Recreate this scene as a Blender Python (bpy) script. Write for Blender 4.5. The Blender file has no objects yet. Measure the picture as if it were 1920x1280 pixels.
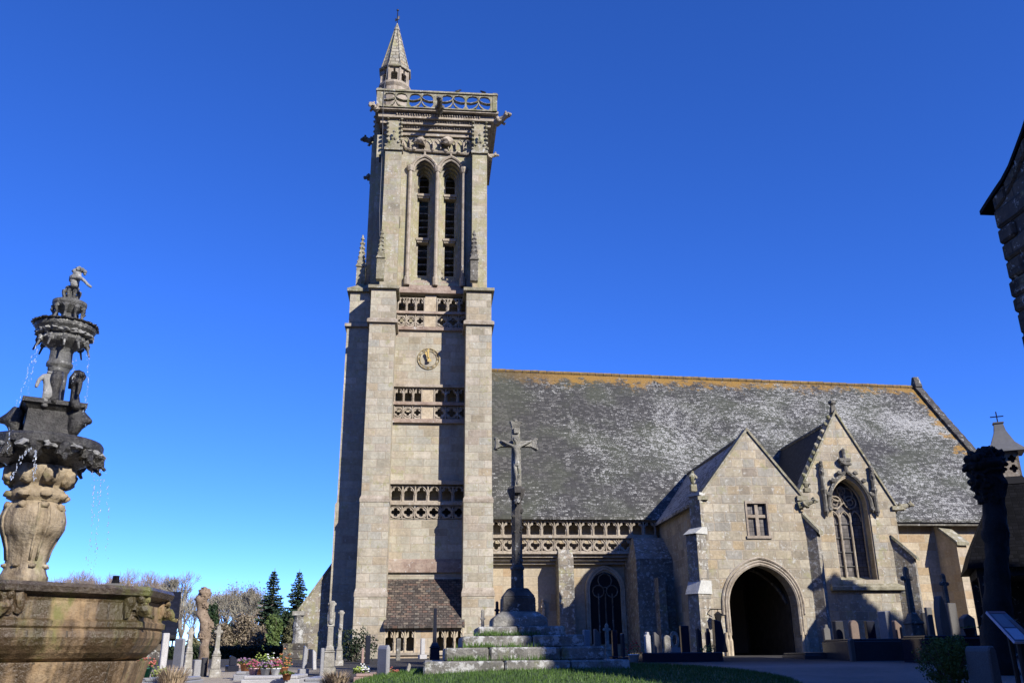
import bpy, bmesh, math, random
from math import sin, cos, tan, pi, radians, atan2, sqrt
from mathutils import Vector, Matrix, noise
from mathutils.geometry import tessellate_polygon

scene = bpy.context.scene
COL = scene.collection
# ------------------------------------------------------------------ camera
FPX, PITCH, ROLL, PSI, EYE = 1650.0, math.atan(582/1650), 0.0096, radians(5.4), 1.6
FWD = Vector((sin(PSI)*cos(PITCH), cos(PSI)*cos(PITCH), sin(PITCH)))
_r = Vector((cos(PSI), -sin(PSI), 0)); _u = _r.cross(FWD)
RGT = _r*cos(ROLL) - _u*sin(ROLL)
UPV = _u*cos(ROLL) + _r*sin(ROLL)
cam = bpy.data.cameras.new('camera'); camo = bpy.data.objects.new('camera', cam); COL.objects.link(camo)
cam.sensor_width = 36; cam.lens = FPX/1920*36; cam.clip_start = .1; cam.clip_end = 3000
camo.matrix_world = Matrix(((RGT.x, UPV.x, -FWD.x, 0), (RGT.y, UPV.y, -FWD.y, 0), (RGT.z, UPV.z, -FWD.z, EYE), (0, 0, 0, 1)))
scene.camera = camo
# ------------------------------------------------------------------ light
SUN_EL, SUN_AZ = radians(29.5), radians(38)          # azimuth east of the church front's normal
SUNDIR = Vector((sin(SUN_AZ)*cos(SUN_EL), -cos(SUN_AZ)*cos(SUN_EL), sin(SUN_EL)))
world = bpy.data.worlds.new('World'); scene.world = world; world.use_nodes = True
wn = world.node_tree.nodes; wl = world.node_tree.links
bg = wn['Background']; bg.inputs['Strength'].default_value = 0.15
sky = wn.new('ShaderNodeTexSky'); sky.sky_type = 'NISHITA'; sky.sun_disc = False
sky.sun_elevation = SUN_EL; sky.sun_rotation = pi - SUN_AZ
sky.altitude = 0; sky.air_density = 0.4; sky.dust_density = 0.0; sky.ozone_density = 6.0
gm = wn.new('ShaderNodeGamma'); gm.inputs['Gamma'].default_value = 0.9
hs = wn.new('ShaderNodeHueSaturation'); hs.inputs['Saturation'].default_value = 1.2; hs.inputs['Hue'].default_value = .517; hs.inputs['Value'].default_value = 1.92
wl.new(sky.outputs[0], gm.inputs[0]); wl.new(gm.outputs[0], hs.inputs['Color']); wl.new(hs.outputs[0], bg.inputs['Color'])
sl = bpy.data.lights.new('sun', 'SUN'); sl.energy = 5.0; sl.angle = radians(.5); sl.color = (1, .945, .86)
so = bpy.data.objects.new('sun', sl); COL.objects.link(so)
so.rotation_euler = SUNDIR.to_track_quat('Z', 'Y').to_euler(); so.location = SUNDIR*80
vs = scene.view_settings; vs.view_transform = 'Standard'; vs.look = 'None'; vs.exposure = 0.5; vs.gamma = 1
scene.render.film_transparent = False
try:
    scene.cycles.max_bounces = 5; scene.cycles.diffuse_bounces = 1
except Exception: pass

# ------------------------------------------------------------------ measuring
def ray(px, py): return FWD + RGT*((px-960)/FPX) + UPV*((640-py)/FPX)
def at(px, py, Y):
    d = ray(px, py); p = d*(Y/d.y); p.z += EYE; return p
def atX(px, py, X):
    d = ray(px, py); p = d*(X/d.x); p.z += EYE; return p
def zt(py, Y=38.0, px=800): return at(px, py, Y).z
def xt(px, py, Y): return at(px, py, Y).x
def g(y):
    P = ((-400, 0), (0, 0), (12, .75), (17, 1.02), (22, 1.2), (28, 1.35), (32, 1.41), (36, 1.42), (900, 1.42))
    for (a, za), (b, zb) in zip(P, P[1:]):
        if y <= b: return za + (zb-za)*(y-a)/(b-a)
    return 1.42
LC, LA, LB = (2.75, 17.6), 4.1, 4.6
def lawn_h(x, y):
    r2 = ((x-LC[0])/LA)**2 + ((y-LC[1])/LB)**2
    return .25*max(0, 1-r2)**.6 if r2 < 1 else 0
def hit(px, py):
    Y = 8.0
    while Y < 70:
        p = at(px, py, Y)
        if p.z <= g(Y) + .001: return Vector((p.x, Y, g(Y)))
        Y += .1
    p = at(px, py, 30); return Vector((p.x, 30, g(30)))

# ------------------------------------------------------------------ mesh helpers
ORG = {}
class MB:
    def __init__(s, m=None): s.v = []; s.f = []; s.m = m
    def add(s, vs, fs):
        n = len(s.v)
        s.v += [s.m @ Vector(v) if s.m else Vector(v) for v in vs]
        s.f += [tuple(i+n for i in f) for f in fs]
        return s
    def hexa(s, p): return s.add(p, [(3,2,1,0),(4,5,6,7),(0,1,5,4),(1,2,6,5),(2,3,7,6),(3,0,4,7)])
    def box(s, x0, x1, y0, y1, z0, z1):
        return s.hexa([(x0,y0,z0),(x1,y0,z0),(x1,y1,z0),(x0,y1,z0),(x0,y0,z1),(x1,y0,z1),(x1,y1,z1),(x0,y1,z1)])
    def frust(s, cx, cy, a0, b0, z0, a1, b1, z1, rot=0, dx=0, dy=0):
        c, n = cos(rot), sin(rot); P = []
        for a, b, z, ox, oy in ((a0, b0, z0, 0, 0), (a1, b1, z1, dx, dy)):
            for u, w in ((-a,-b),(a,-b),(a,b),(-a,b)): P.append((cx+ox+u*c-w*n, cy+oy+u*n+w*c, z))
        return s.hexa(P)
    def prism(s, poly, d0, d1, fr):
        n = len(poly); vs = [fr(u, d0, w) for u, w in poly] + [fr(u, d1, w) for u, w in poly]
        fs = [tuple(range(n)), tuple(range(2*n-1, n-1, -1))] + [(i, (i+1) % n, n+(i+1) % n, n+i) for i in range(n)]
        return s.add(vs, fs)
    def panel(s, outer, holes, d0, d1, fr=lambda u, d, w: (u, d, w)):
        loops = [outer] + holes
        tri = tessellate_polygon([[Vector((u, w, 0)) for u, w in l] for l in loops])
        pts = [p for l in loops for p in l]; n = len(pts)
        vs = [fr(u, d0, w) for u, w in pts] + [fr(u, d1, w) for u, w in pts]
        fs = [tuple(t) for t in tri] + [tuple(n+i for i in reversed(t)) for t in tri]
        o = 0
        for l in loops:
            k = len(l)
            fs += [(o+i, o+(i+1) % k, n+o+(i+1) % k, n+o+i) for i in range(k)]
            o += k
        return s.add(vs, fs)
    def lathe(s, prof, cx, cy, n=24, rot=0, fn=None, cap=True):
        vs = []
        for r, z in prof:
            for i in range(n):
                a = rot + 2*pi*i/n; k = fn(a, z) if fn else 1
                vs.append((cx+r*k*cos(a), cy+r*k*sin(a), z))
        fs = []
        for j in range(len(prof)-1):
            for i in range(n):
                fs.append((j*n+i, j*n+(i+1) % n, (j+1)*n+(i+1) % n, (j+1)*n+i))
        if cap: fs += [tuple(range(n-1, -1, -1)), tuple(range((len(prof)-1)*n, len(prof)*n))]
        return s.add(vs, fs)
    def tube(s, pts, rad, n=6):
        pts = [Vector(p) for p in pts]
        if not isinstance(rad, (list, tuple)): rad = [rad]*len(pts)
        vs = []; ref = None
        for i, p in enumerate(pts):
            t = (pts[min(i+1, len(pts)-1)] - pts[max(i-1, 0)]).normalized()
            if ref is None or abs(ref.dot(t)) > .95: ref = Vector((0, 0, 1)) if abs(t.z) < .8 else Vector((1, 0, 0))
            a = t.cross(ref).normalized(); b = a.cross(t); ref = b
            for k in range(n):
                q = 2*pi*k/n; vs.append(p + (a*cos(q) + b*sin(q))*rad[i])
        fs = [(i*n+k, i*n+(k+1) % n, (i+1)*n+(k+1) % n, (i+1)*n+k) for i in range(len(pts)-1) for k in range(n)]
        fs += [tuple(range(n-1, -1, -1)), tuple(range((len(pts)-1)*n, len(pts)*n))]
        return s.add(vs, fs)
    def blob(s, c, r, sub=1, rough=.0, seed=0, fq=2.0):
        t = ICO[sub]; c = Vector(c); r = r if isinstance(r, (tuple, list)) else (r, r, r)
        vs = []
        for v in t[0]:
            k = 1 + (rough*noise.noise(v*fq + Vector((seed*7.3, seed*1.7, seed*3.1))) if rough else 0)
            vs.append(c + Vector((v.x*r[0]*k, v.y*r[1]*k, v.z*r[2]*k)))
        return s.add(vs, t[1])
    def build(s, name, mat, parent=None, smooth=False, org=None, world=True, bevel=0):
        o0 = Vector(org) if org else (ORG.get(parent.name, Vector()) if parent else Vector())
        if not world: o0 = Vector()
        me = bpy.data.meshes.new(name)
        me.from_pydata([tuple(v - o0) for v in s.v], [], s.f)
        bm = bmesh.new(); bm.from_mesh(me)
        bmesh.ops.recalc_face_normals(bm, faces=bm.faces)
        if bevel:
            es = [e for e in bm.edges if len(e.link_faces) == 2 and e.calc_face_angle(0) > .5]
            bmesh.ops.bevel(bm, geom=es, offset=bevel, segments=1, affect='EDGES', clamp_overlap=True)
        uv = bm.loops.layers.uv.new('UVMap')
        for f in bm.faces:
            n = f.normal
            if abs(n.z) > .95: u = Vector((1, 0, 0)); w = Vector((0, 1, 0))
            else:
                u = Vector((-n.y, n.x, 0)).normalized(); w = n.cross(u)
            for l in f.loops:
                p = l.vert.co + o0; l[uv].uv = (p.dot(u), p.dot(w))
            f.smooth = smooth
        bm.to_mesh(me); bm.free()
        me.materials.append(mat)
        ob = bpy.data.objects.new(name, me); COL.objects.link(ob)
        if parent: ob.parent = parent
        elif org: ob.location = o0
        ORG[ob.name] = o0
        return ob
ICO = {}
for sub in (0, 1, 2, 3):
    b = bmesh.new(); bmesh.ops.create_icosphere(b, subdivisions=sub+1, radius=1)
    b.verts.ensure_lookup_table(); ICO[sub] = ([v.co.copy() for v in b.verts], [tuple(v.index for v in f.verts) for f in b.faces]); b.free()

def thing(name, label, cat, loc=(0, 0, 0), group=None):
    o = bpy.data.objects.new(name, None); COL.objects.link(o); o.location = loc; o.empty_display_size = .2
    ORG[o.name] = Vector(loc); tag(o, label, cat, group); return o
def tag(o, label=None, cat=None, group=None, kind=None):
    if label: o['label'] = label
    if cat: o['category'] = cat
    if group: o['group'] = group
    if kind: o['kind'] = kind
    return o
def copy_tree(o, parent=None):
    c = o.copy(); COL.objects.link(c); c.parent = parent; ORG[c.name] = ORG.get(o.name, Vector())
    for ch in list(o.children): copy_tree(ch, c)
    return c
def skin_mesh(joints, edges, sub=1):
    """joints: list of (x,y,z,r); one continuous skinned surface, returned as (verts, faces)"""
    me = bpy.data.meshes.new('tmp'); me.from_pydata([j[:3] for j in joints], edges, [])
    ob = bpy.data.objects.new('tmp', me); COL.objects.link(ob)
    sk = ob.modifiers.new('s', 'SKIN'); sk.use_smooth_shade = True
    for i, j in enumerate(joints):
        r = j[3] if isinstance(j[3], (tuple, list)) else (j[3], j[3])
        me.skin_vertices[0].data[i].radius = r
    me.skin_vertices[0].data[0].use_root = True
    if sub: m = ob.modifiers.new('u', 'SUBSURF'); m.levels = sub; m.render_levels = sub
    dg = bpy.context.evaluated_depsgraph_get(); ev = ob.evaluated_get(dg); m2 = ev.to_mesh()
    vs = [v.co.copy() for v in m2.vertices]; fs = [tuple(p.vertices) for p in m2.polygons]
    ev.to_mesh_clear(); bpy.data.objects.remove(ob); bpy.data.meshes.remove(me)
    return vs, fs

# ---------------------------------------------------------------- outlines
def rect(x0, x1, z0, z1): return [(x0, z0), (x1, z0), (x1, z1), (x0, z1)]
def arch(cx, hw, z0, zs, za, n=8):
    """pointed arch outline: springing at zs, apex at za"""
    h = za - zs; R = (hw*hw + h*h)/(2*hw); P = [(cx-hw, z0), (cx+hw, z0)]
    a1 = math.asin(min(1, h/R))
    for i in range(n+1):
        a = a1*i/n; P.append((cx+hw-R+R*cos(a), zs+R*sin(a)))
    for i in range(n, -1, -1):
        a = a1*i/n; P.append((cx-hw+R-R*cos(a), zs+R*sin(a)))
    out = [P[0]]
    for p in P[1:]:
        if (p[0]-out[-1][0])**2 + (p[1]-out[-1][1])**2 > 1e-7: out.append(p)
    return out
def arch_line(cx, hw, zs, za, n=10): return arch(cx, hw, zs-.01, zs, za, n)[1:]+[(cx-hw, zs-.01)]
def star(shapes, c, rmax, n=40):
    P = []
    for i in range(n):
        a = 2*pi*i/n; dx, dy = cos(a), sin(a); r = rmax
        while r > .01:
            x, y = c[0]+dx*r, c[1]+dy*r
            if any(f(x, y) for f in shapes): break
            r -= rmax/60
        P.append((c[0]+dx*r, c[1]+dy*r))
    return P
def circ(x0, y0, r): return lambda x, y: (x-x0)**2+(y-y0)**2 < r*r
def rec(x0, x1, y0, y1): return lambda x, y: x0 < x < x1 and y0 < y < y1
def tref(cx, z0, w, h):
    return star([rec(cx-w/2, cx+w/2, z0, z0+h*.5), circ(cx-w*.24, z0+h*.56, w*.27), circ(cx+w*.24, z0+h*.56, w*.27),
                 circ(cx, z0+h-w*.22, w*.22), rec(cx-w*.2, cx+w*.2, z0, z0+h*.7)], (cx, z0+h*.45), max(w, h))
def quat(cx, cz, r):
    k = r*.5
    return star([circ(cx+k, cz, k*.82), circ(cx-k, cz, k*.82), circ(cx, cz+k, k*.82), circ(cx, cz-k, k*.82)], (cx, cz), r*1.1)
# ---------------------------------------------------------------- materials
class NT:
    def __init__(s, name):
        s.mat = bpy.data.materials.new(name); s.mat.use_nodes = True
        s.t = s.mat.node_tree; s.n = s.t.nodes; s.l = s.t.links; s.bsdf = s.n['Principled BSDF']
    def node(s, typ, ins=None, **kw):
        n = s.n.new('ShaderNode'+typ)
        for k, v in kw.items(): setattr(n, k, v)
        for k, v in (ins or {}).items(): s.set(n.inputs[k], v)
        return n
    def set(s, sock, v):
        if hasattr(v, 'is_output'): s.l.new(v, sock)
        elif isinstance(v, (tuple, list)) and len(v) == 3 and sock.type == 'RGBA': sock.default_value = (*v, 1)
        else: sock.default_value = v
    def ramp(s, fac, stops, interp='LINEAR'):
        r = s.n.new('ShaderNodeValToRGB'); r.color_ramp.interpolation = interp
        e = r.color_ramp.elements
        while len(e) < len(stops): e.new(.5)
        for el, (p, c) in zip(e, stops):
            el.position = p; el.color = (*c, 1) if not isinstance(c, (int, float)) else (c, c, c, 1)
        s.l.new(fac, r.inputs[0]); return r.outputs[0]
    def mix(s, fac, a, b, typ='MIX'):
        m = s.n.new('ShaderNodeMix'); m.data_type = 'RGBA'; m.blend_type = typ
        s.set(m.inputs[0], fac); s.set(m.inputs[6], a); s.set(m.inputs[7], b); return m.outputs[2]
    def math(s, op, a, b=None, c=None):
        m = s.n.new('ShaderNodeMath'); m.operation = op
        s.set(m.inputs[0], a)
        if b is not None: s.set(m.inputs[1], b)
        if c is not None: s.set(m.inputs[2], c)
        return m.outputs[0]
    def noise(s, vec, scale, detail=4, rough=.6, dist=0):
        n = s.node('TexNoise', {'Scale': scale, 'Detail': detail, 'Roughness': rough, 'Distortion': dist})
        if vec is not None: s.l.new(vec, n.inputs['Vector'])
        return n.outputs[0]
    def coords(s):
        g_ = s.node('NewGeometry'); return g_.outputs['Position']
    def uv(s): return s.node('UVMap').outputs[0]
    def scale(s, vec, v):
        m = s.node('Mapping'); s.l.new(vec, m.inputs[0]); m.inputs['Scale'].default_value = v; return m.outputs[0]
    def bump(s, h, strength=.4, dist=.03, nrm=None):
        b = s.node('Bump', {'Strength': strength, 'Distance': dist}); s.l.new(h, b.inputs['Height'])
        if nrm is not None: s.l.new(nrm, b.inputs['Normal'])
        return b.outputs[0]
    def out(s, col, rough=.85, nrm=None, spec=.3):
        s.set(s.bsdf.inputs['Base Color'], col); s.set(s.bsdf.inputs['Roughness'], rough)
        s.bsdf.inputs['Specular IOR Level'].default_value = spec
        if nrm is not None: s.l.new(nrm, s.bsdf.inputs['Normal'])
        return s.mat

PAL = [(0, (.355, .31, .225)), (.18, (.45, .412, .315)), (.36, (.41, .392, .33)), (.52, (.515, .468, .355)), (.66, (.47, .438, .35)),
       (.8, (.45, .37, .255)), (.9, (.57, .52, .42)), (1, (.385, .32, .25))]
PALW = [(0, (.40, .30, .185)), (.2, (.51, .42, .29)), (.4, (.47, .405, .305)), (.6, (.57, .475, .33)), (.75, (.44, .315, .19)), (.9, (.55, .46, .345)), (1, (.41, .35, .28))]
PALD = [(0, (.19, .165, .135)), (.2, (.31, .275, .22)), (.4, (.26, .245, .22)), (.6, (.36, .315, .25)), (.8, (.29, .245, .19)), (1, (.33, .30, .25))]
def stone(name, pal=PAL, bw=.78, bh=.33, mortar=.016, lichen=.25, white=.2, grime=.35, warp=.02, bumpk=.5, mcol=(.40, .335, .255)):
    m = NT(name); uv = m.uv(); pos = m.coords()
    nz = m.node('TexNoise', {'Scale': 1.3, 'Detail': 2}); m.l.new(pos, nz.inputs['Vector'])
    va = m.node('VectorMath', operation='MULTIPLY_ADD'); m.l.new(nz.outputs['Color'], va.inputs[0])
    va.inputs[1].default_value = (warp, warp, 0); m.l.new(uv, va.inputs[2])
    br = m.node('TexBrick', {'Scale': 1, 'Mortar Size': mortar, 'Mortar Smooth': .3, 'Brick Width': bw, 'Row Height': bh,
                             'Color1': (0, 0, 0), 'Color2': (1, 1, 1), 'Mortar': (.5, .5, .5), 'Bias': 0}, offset=.43, squash=.72, squash_frequency=3, offset_frequency=2)
    m.l.new(va.outputs[0], br.inputs['Vector'])
    col = m.ramp(br.outputs['Color'], pal, 'LINEAR')
    big = m.noise(pos, .55, 5, .65); fine = m.noise(pos, 9, 6, .7); mid = m.noise(pos, 2.6, 5, .7)
    col = m.mix(m.math('MULTIPLY', m.ramp(m.noise(pos, .9, 4, .7), [(.5, 0), (.72, 1)]), .35), col, (.43, .33, .195))
    col = m.mix(.75, col, m.ramp(fine, [(.3, .62), (.7, 1.12)]), 'MULTIPLY')
    col = m.mix(grime, col, m.ramp(big, [(.35, .5), (.62, 1.05)]), 'MULTIPLY')
    col = m.mix(m.math('MULTIPLY', br.outputs['Fac'], .75), col, mcol)
    st = m.noise(m.scale(pos, (1.2, 1.2, .16)), 2.2, 4, .6)
    col = m.mix(grime*.9, col, m.ramp(st, [(.36, .55), (.6, 1.06)]), 'MULTIPLY')
    if lichen:
        lf = m.ramp(m.math('MULTIPLY', mid, m.math('ADD', big, .5)), [(.62-lichen*.3, 0), (.72-lichen*.25, 1)])
        col = m.mix(m.math('MULTIPLY', lf, .75), col, m.mix(fine, (.25, .225, .085), (.36, .35, .23)))
    if white:
        wf = m.ramp(m.noise(pos, 6.5, 5, .75), [(.64-white*.12, 0), (.69-white*.1, 1)])
        col = m.mix(m.math('MULTIPLY', wf, .7), col, (.55, .55, .51))
    h = m.math('ADD', m.math('MULTIPLY', br.outputs['Fac'], -.8), m.math('MULTIPLY', fine, .7))
    h = m.math('ADD', h, m.math('MULTIPLY', br.outputs['Color'], .25))
    return m.out(col, .9, m.bump(h, bumpk, .03))
def rock(name, c0, c1, c2, sc=3.0, white=0., moss=0., rough=.85, bumpk=.5, wet=None, joints=None):
    m = NT(name); pos = m.coords()
    a = m.noise(pos, sc, 6, .7); b = m.noise(pos, sc*6, 5, .7); c = m.noise(pos, sc*.35, 3)
    col = m.ramp(a, [(.32, c0), (.5, c1), (.68, c2)])
    col = m.mix(.7, col, m.ramp(b, [(.3, .6), (.7, 1.15)]), 'MULTIPLY')
    if white:
        wf = m.ramp(m.noise(pos, 5, 5, .75), [(.63-white*.15, 0), (.68-white*.13, 1)]); col = m.mix(m.math('MULTIPLY', wf, .8), col, (.52, .52, .49))
    if moss:
        mf = m.ramp(m.noise(m.scale(pos, (1, 1, .45)), 1.7, 5, .7), [(.6-moss*.2, 0), (.72-moss*.2, 1)]); col = m.mix(m.math('MULTIPLY', mf, .8), col, (.13, .14, .035))
    r = rough
    if wet:
        wfac = m.ramp(m.math('ADD', m.math('MULTIPLY', m.noise(m.scale(pos, (1.6, 1.6, .12)), 2.6, 5, .7), .6), m.math('MULTIPLY', m.noise(m.scale(pos, (1, 1, .4)), 1.1, 4, .6), .4)), [(wet-.05, 0), (wet+.05, 1)])
        col = m.mix(wfac, col, m.mix(.82, col, (.035, .022, .012)), 'MIX')
        r = m.math('MULTIPLY_ADD', wfac, -.55, .8)
    h = m.math('ADD', m.math('MULTIPLY', a, .6), b)
    if joints:
        br = m.node('TexBrick', {'Scale': 1, 'Mortar Size': .012, 'Mortar Smooth': .3, 'Brick Width': joints[0], 'Row Height': joints[1]}, offset=.37); m.l.new(m.uv(), br.inputs['Vector'])
        col = m.mix(m.math('MULTIPLY', br.outputs['Fac'], .8), col, (.05, .04, .025)); h = m.math('SUBTRACT', h, br.outputs['Fac'])
    return m.out(col, r, m.bump(h, bumpk, .03), .5)
def plain(name, c, rough=.6, metal=0, var=.25, sc=6):
    m = NT(name); pos = m.coords(); n = m.noise(pos, sc, 5, .65)
    m.bsdf.inputs['Metallic'].default_value = metal
    return m.out(m.mix(var, c, m.ramp(n, [(.3, .35), (.7, 1.25)]), 'MULTIPLY'), rough, m.bump(n, .15, .01))
def granite(name, c, rough=.35, speck=.5):
    m = NT(name); pos = m.coords(); v = m.noise(pos, 70, 3, .8); w = m.noise(pos, 3, 4, .6)
    col = m.mix(speck, c, m.ramp(v, [(.35, .35), (.65, 1.5)]), 'MULTIPLY'); col = m.mix(.35, col, m.ramp(w, [(.3, .6), (.7, 1.15)]), 'MULTIPLY')
    return m.out(col, rough, None, .4)
def slate(name, dark=(.045, .048, .052), lich=.5, ochre=None, spec=.35, bw=.21, bh=.125, white=(.50, .50, .48), green=.0):
    m = NT(name); uv = m.uv(); pos = m.coords()
    br = m.node('TexBrick', {'Scale': 1, 'Mortar Size': .012, 'Mortar Smooth': .2, 'Brick Width': bw, 'Row Height': bh, 'Color1': (0, 0, 0), 'Color2': (1, 1, 1), 'Mortar': (.0, .0, .0)}, offset=.5, squash=.8, squash_frequency=2)
    m.l.new(uv, br.inputs['Vector'])
    col = m.ramp(br.outputs['Color'], [(0, tuple(x*.65 for x in dark)), (.5, dark), (1, tuple(x*1.9 for x in dark))])
    big = m.noise(pos, .22, 4, .6); blot = m.noise(m.scale(uv, (1.1, 2.4, 1)), 2.0, 5, .72); fine = m.noise(m.scale(uv, (1, 1.7, 1)), 13, 3, .75)
    if green:
        col = m.mix(m.math('MULTIPLY', m.ramp(m.noise(pos, .4, 4), [(.42, 0), (.62, 1)]), green), col, (.075, .085, .05))
    th = m.math('MULTIPLY_ADD', big, -.42, 1.0 - lich*.36)
    if ochre:
        sxx = m.node('SeparateXYZ'); m.l.new(pos, sxx.inputs[0]); th = m.math('ADD', th, m.ramp(m.math('MULTIPLY', sxx.outputs[0], .04), [(.1, .13), (.3, .045), (.6, .03), (.98, -.045)]))
    lf = m.math('ADD', m.math('MULTIPLY', fine, .72), m.math('MULTIPLY', blot, .28))
    lf = m.math('ADD', lf, m.math('MULTIPLY_ADD', br.outputs['Color'], .10, -.02))
    lf = m.math('SUBTRACT', lf, th); lf = m.ramp(m.math('MULTIPLY_ADD', lf, 6, .5), [(.43, 0), (.60, 1)])
    col = m.mix(m.math('MULTIPLY', lf, .85), col, white)
    if ochre: # real band of orange lichen near the ridge
        z0, z1 = ochre; sx = m.node('SeparateXYZ'); m.l.new(pos, sx.inputs[0])
        band = m.math('DIVIDE', m.math('SUBTRACT', sx.outputs[2], z0), z1-z0)
        band = m.math('ADD', band, m.math('MULTIPLY_ADD', m.noise(pos, 1.6, 6, .8), 2.2, -1.1))
        rv = m.math('DIVIDE', m.math('SUBTRACT', sx.outputs[0], m.math('MULTIPLY_ADD', sx.outputs[2], 0, 25.9)), 1.2)   # along the verge
        band = m.math('MAXIMUM', band, m.math('ADD', rv, m.math('MULTIPLY_ADD', m.noise(pos, 1.3, 6, .8), 4.0, -2.55)))
        of = m.ramp(band, [(.35, 0), (.6, 1)])
        lo = m.ramp(m.math('DIVIDE', m.math('SUBTRACT', sx.outputs[0], 3.0), 6.0), [(.1, .12), (.8, .9)])
        col = m.mix(m.math('MULTIPLY', of, lo), col, m.mix(fine, (.16, .075, .012), (.40, .24, .05)))
        # low spots of yellow lichen near the eaves
    h = m.math('SUBTRACT', m.math('MULTIPLY', br.outputs['Color'], .6), br.outputs['Fac'])
    h = m.math('ADD', h, m.math('MULTIPLY', lf, .2))
    return m.out(col, .65, m.bump(h, .6, .02), spec)
def foliage(name, c0, c1, c2, rough=.6, sub=.0):
    m = NT(name); pos = m.coords(); n = m.noise(pos, 1.4, 3); f = m.noise(pos, 14, 2)
    inf = m.node('NewGeometry'); col = m.ramp(m.math('ADD', m.math('MULTIPLY', n, .5), m.math('MULTIPLY', inf.outputs['Random Per Island'], .5)), [(.2, c0), (.5, c1), (.8, c2)])
    return m.out(col, rough, None, .25)

M = {}
M['stone'] = stone('tower_ashlar', lichen=.14, white=.28, bumpk=.7, mortar=.018)
M['stone_up'] = stone('belfry_ashlar', lichen=.52, white=.4, grime=.5)
M['stone_warm'] = stone('warm_ashlar', PALW, bw=.8, bh=.36, lichen=0, white=0.05, grime=.25)
PALP = [(0, (.30, .26, .20)), (.15, (.44, .39, .29)), (.3, (.36, .34, .295)), (.45, (.52, .455, .33)), (.6, (.40, .375, .315)), (.75, (.47, .37, .235)), (.88, (.58, .52, .40)), (1, (.31, .265, .21))]
M['stone_porch'] = stone('porch_ashlar', PALP, bw=.62, bh=.34, lichen=.15, white=.5, grime=.4, warp=.06, mortar=.02, bumpk=.8)
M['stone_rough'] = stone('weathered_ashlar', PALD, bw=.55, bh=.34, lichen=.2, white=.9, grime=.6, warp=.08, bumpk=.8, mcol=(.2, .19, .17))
M['stone_dark'] = stone('dark_rubble', [(0, (.055, .05, .045)), (.5, (.09, .08, .07)), (1, (.12, .105, .09))], bw=.6, bh=.3, lichen=.1, white=.5, grime=.6, warp=.1, bumpk=.9, mcol=(.05, .045, .04))
M['trim'] = rock('carved_trim', (.24, .195, .14), (.37, .315, .245), (.46, .40, .32), 2.2, white=.15)
M['trim_warm'] = rock('carved_warm_trim', (.37, .29, .19), (.48, .40, .285), (.56, .47, .345), 2.2)
M['trim_red'] = rock('reddish_weathering', (.22, .15, .115), (.34, .26, .205), (.42, .345, .275), 1.6, white=.1)
M['trim_lichen'] = rock('lichened_trim', (.15, .135, .09), (.27, .245, .165), (.38, .35, .27), 3, white=.4, moss=.3)
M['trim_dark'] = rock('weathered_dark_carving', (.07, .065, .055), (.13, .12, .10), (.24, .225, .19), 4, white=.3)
M['shaft_stone'] = rock('dark_calvary_granite', (.03, .028, .026), (.065, .06, .055), (.12, .115, .10), 3, white=.25, bumpk=.9)
M['gran_mid'] = granite('shade_toned_grey_granite', (.12, .115, .11), .5)  # grey granite darkened so the right-hand graves read as shaded
M['gran_brown'] = granite('brown_granite', (.17, .12, .095), .5)  # pink granite turned down to brown, carrying the shade on those graves
M['cross_stone'] = rock('calvary_granite', (.11, .105, .09), (.20, .19, .165), (.31, .295, .26), 3, white=.75, moss=.2, bumpk=.9)
M['carved_cross'] = rock('carved_cross_granite', (.12, .115, .10), (.23, .22, .19), (.36, .345, .30), 4, white=.3, moss=.1, bumpk=.9)
M['red_sill'] = M['trim_red']
M['slate'] = slate('nave_slate', (.06, .058, .054), lich=.63, ochre=(14.6, 16.5), green=.45, white=(.41, .41, .39))
M['slate_porch'] = slate('porch_slate', (.07, .07, .075), lich=.75)
M['slate_dark'] = slate('dark_slate', (.016, .016, .018), lich=.12)
M['slate_black'] = slate('shade_black_slate', (.006, .006, .007), lich=-1, spec=.08)  # near black to stand in for deep shade on the right-hand roofs
M['slate_plain'] = slate('plain_house_slate', (.006, .0065, .011), lich=-1)
M['tile'] = None
def tile():
    m = NT('brown_tile'); uv = m.uv(); pos = m.coords()
    br = m.node('TexBrick', {'Scale': 1, 'Mortar Size': .014, 'Mortar Smooth': .2, 'Brick Width': .21, 'Row Height': .125, 'Color1': (0, 0, 0), 'Color2': (1, 1, 1), 'Mortar': (.5, .5, .5)}, offset=.5)
    m.l.new(uv, br.inputs['Vector'])
    col = m.ramp(br.outputs['Color'], [(0, (.045, .038, .034)), (.3, (.085, .068, .056)), (.55, (.12, .09, .072)), (.75, (.135, .082, .06)), (.9, (.19, .155, .115)), (1, (.10, .095, .088))])
    col = m.mix(.8, col, m.ramp(m.noise(pos, 5, 5), [(.3, .6), (.7, 1.2)]), 'MULTIPLY')
    col = m.mix(br.outputs['Fac'], col, (.03, .025, .022))
    wf = m.ramp(m.noise(pos, 9, 4, .75), [(.58, 0), (.66, 1)]); col = m.mix(m.math('MULTIPLY', wf, .5), col, (.33, .31, .25))
    return m.out(col, .85, m.bump(m.math('SUBTRACT', br.outputs['Color'], br.outputs['Fac']), .7, .03))
M['tile'] = tile()
M['dark'] = plain('dark_interior', (.012, .012, .014), .9)
M['wood'] = plain('weathered_wood', (.16, .10, .07), .7)
M['gold'] = plain('gilded_metal', (.72, .50, .16), .4, .6, .15)
M['metal'] = plain('dark_iron', (.03, .03, .032), .5, .8)
M['lead'] = plain('dull_lead', (.17, .17, .17), .6, .3)
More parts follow.
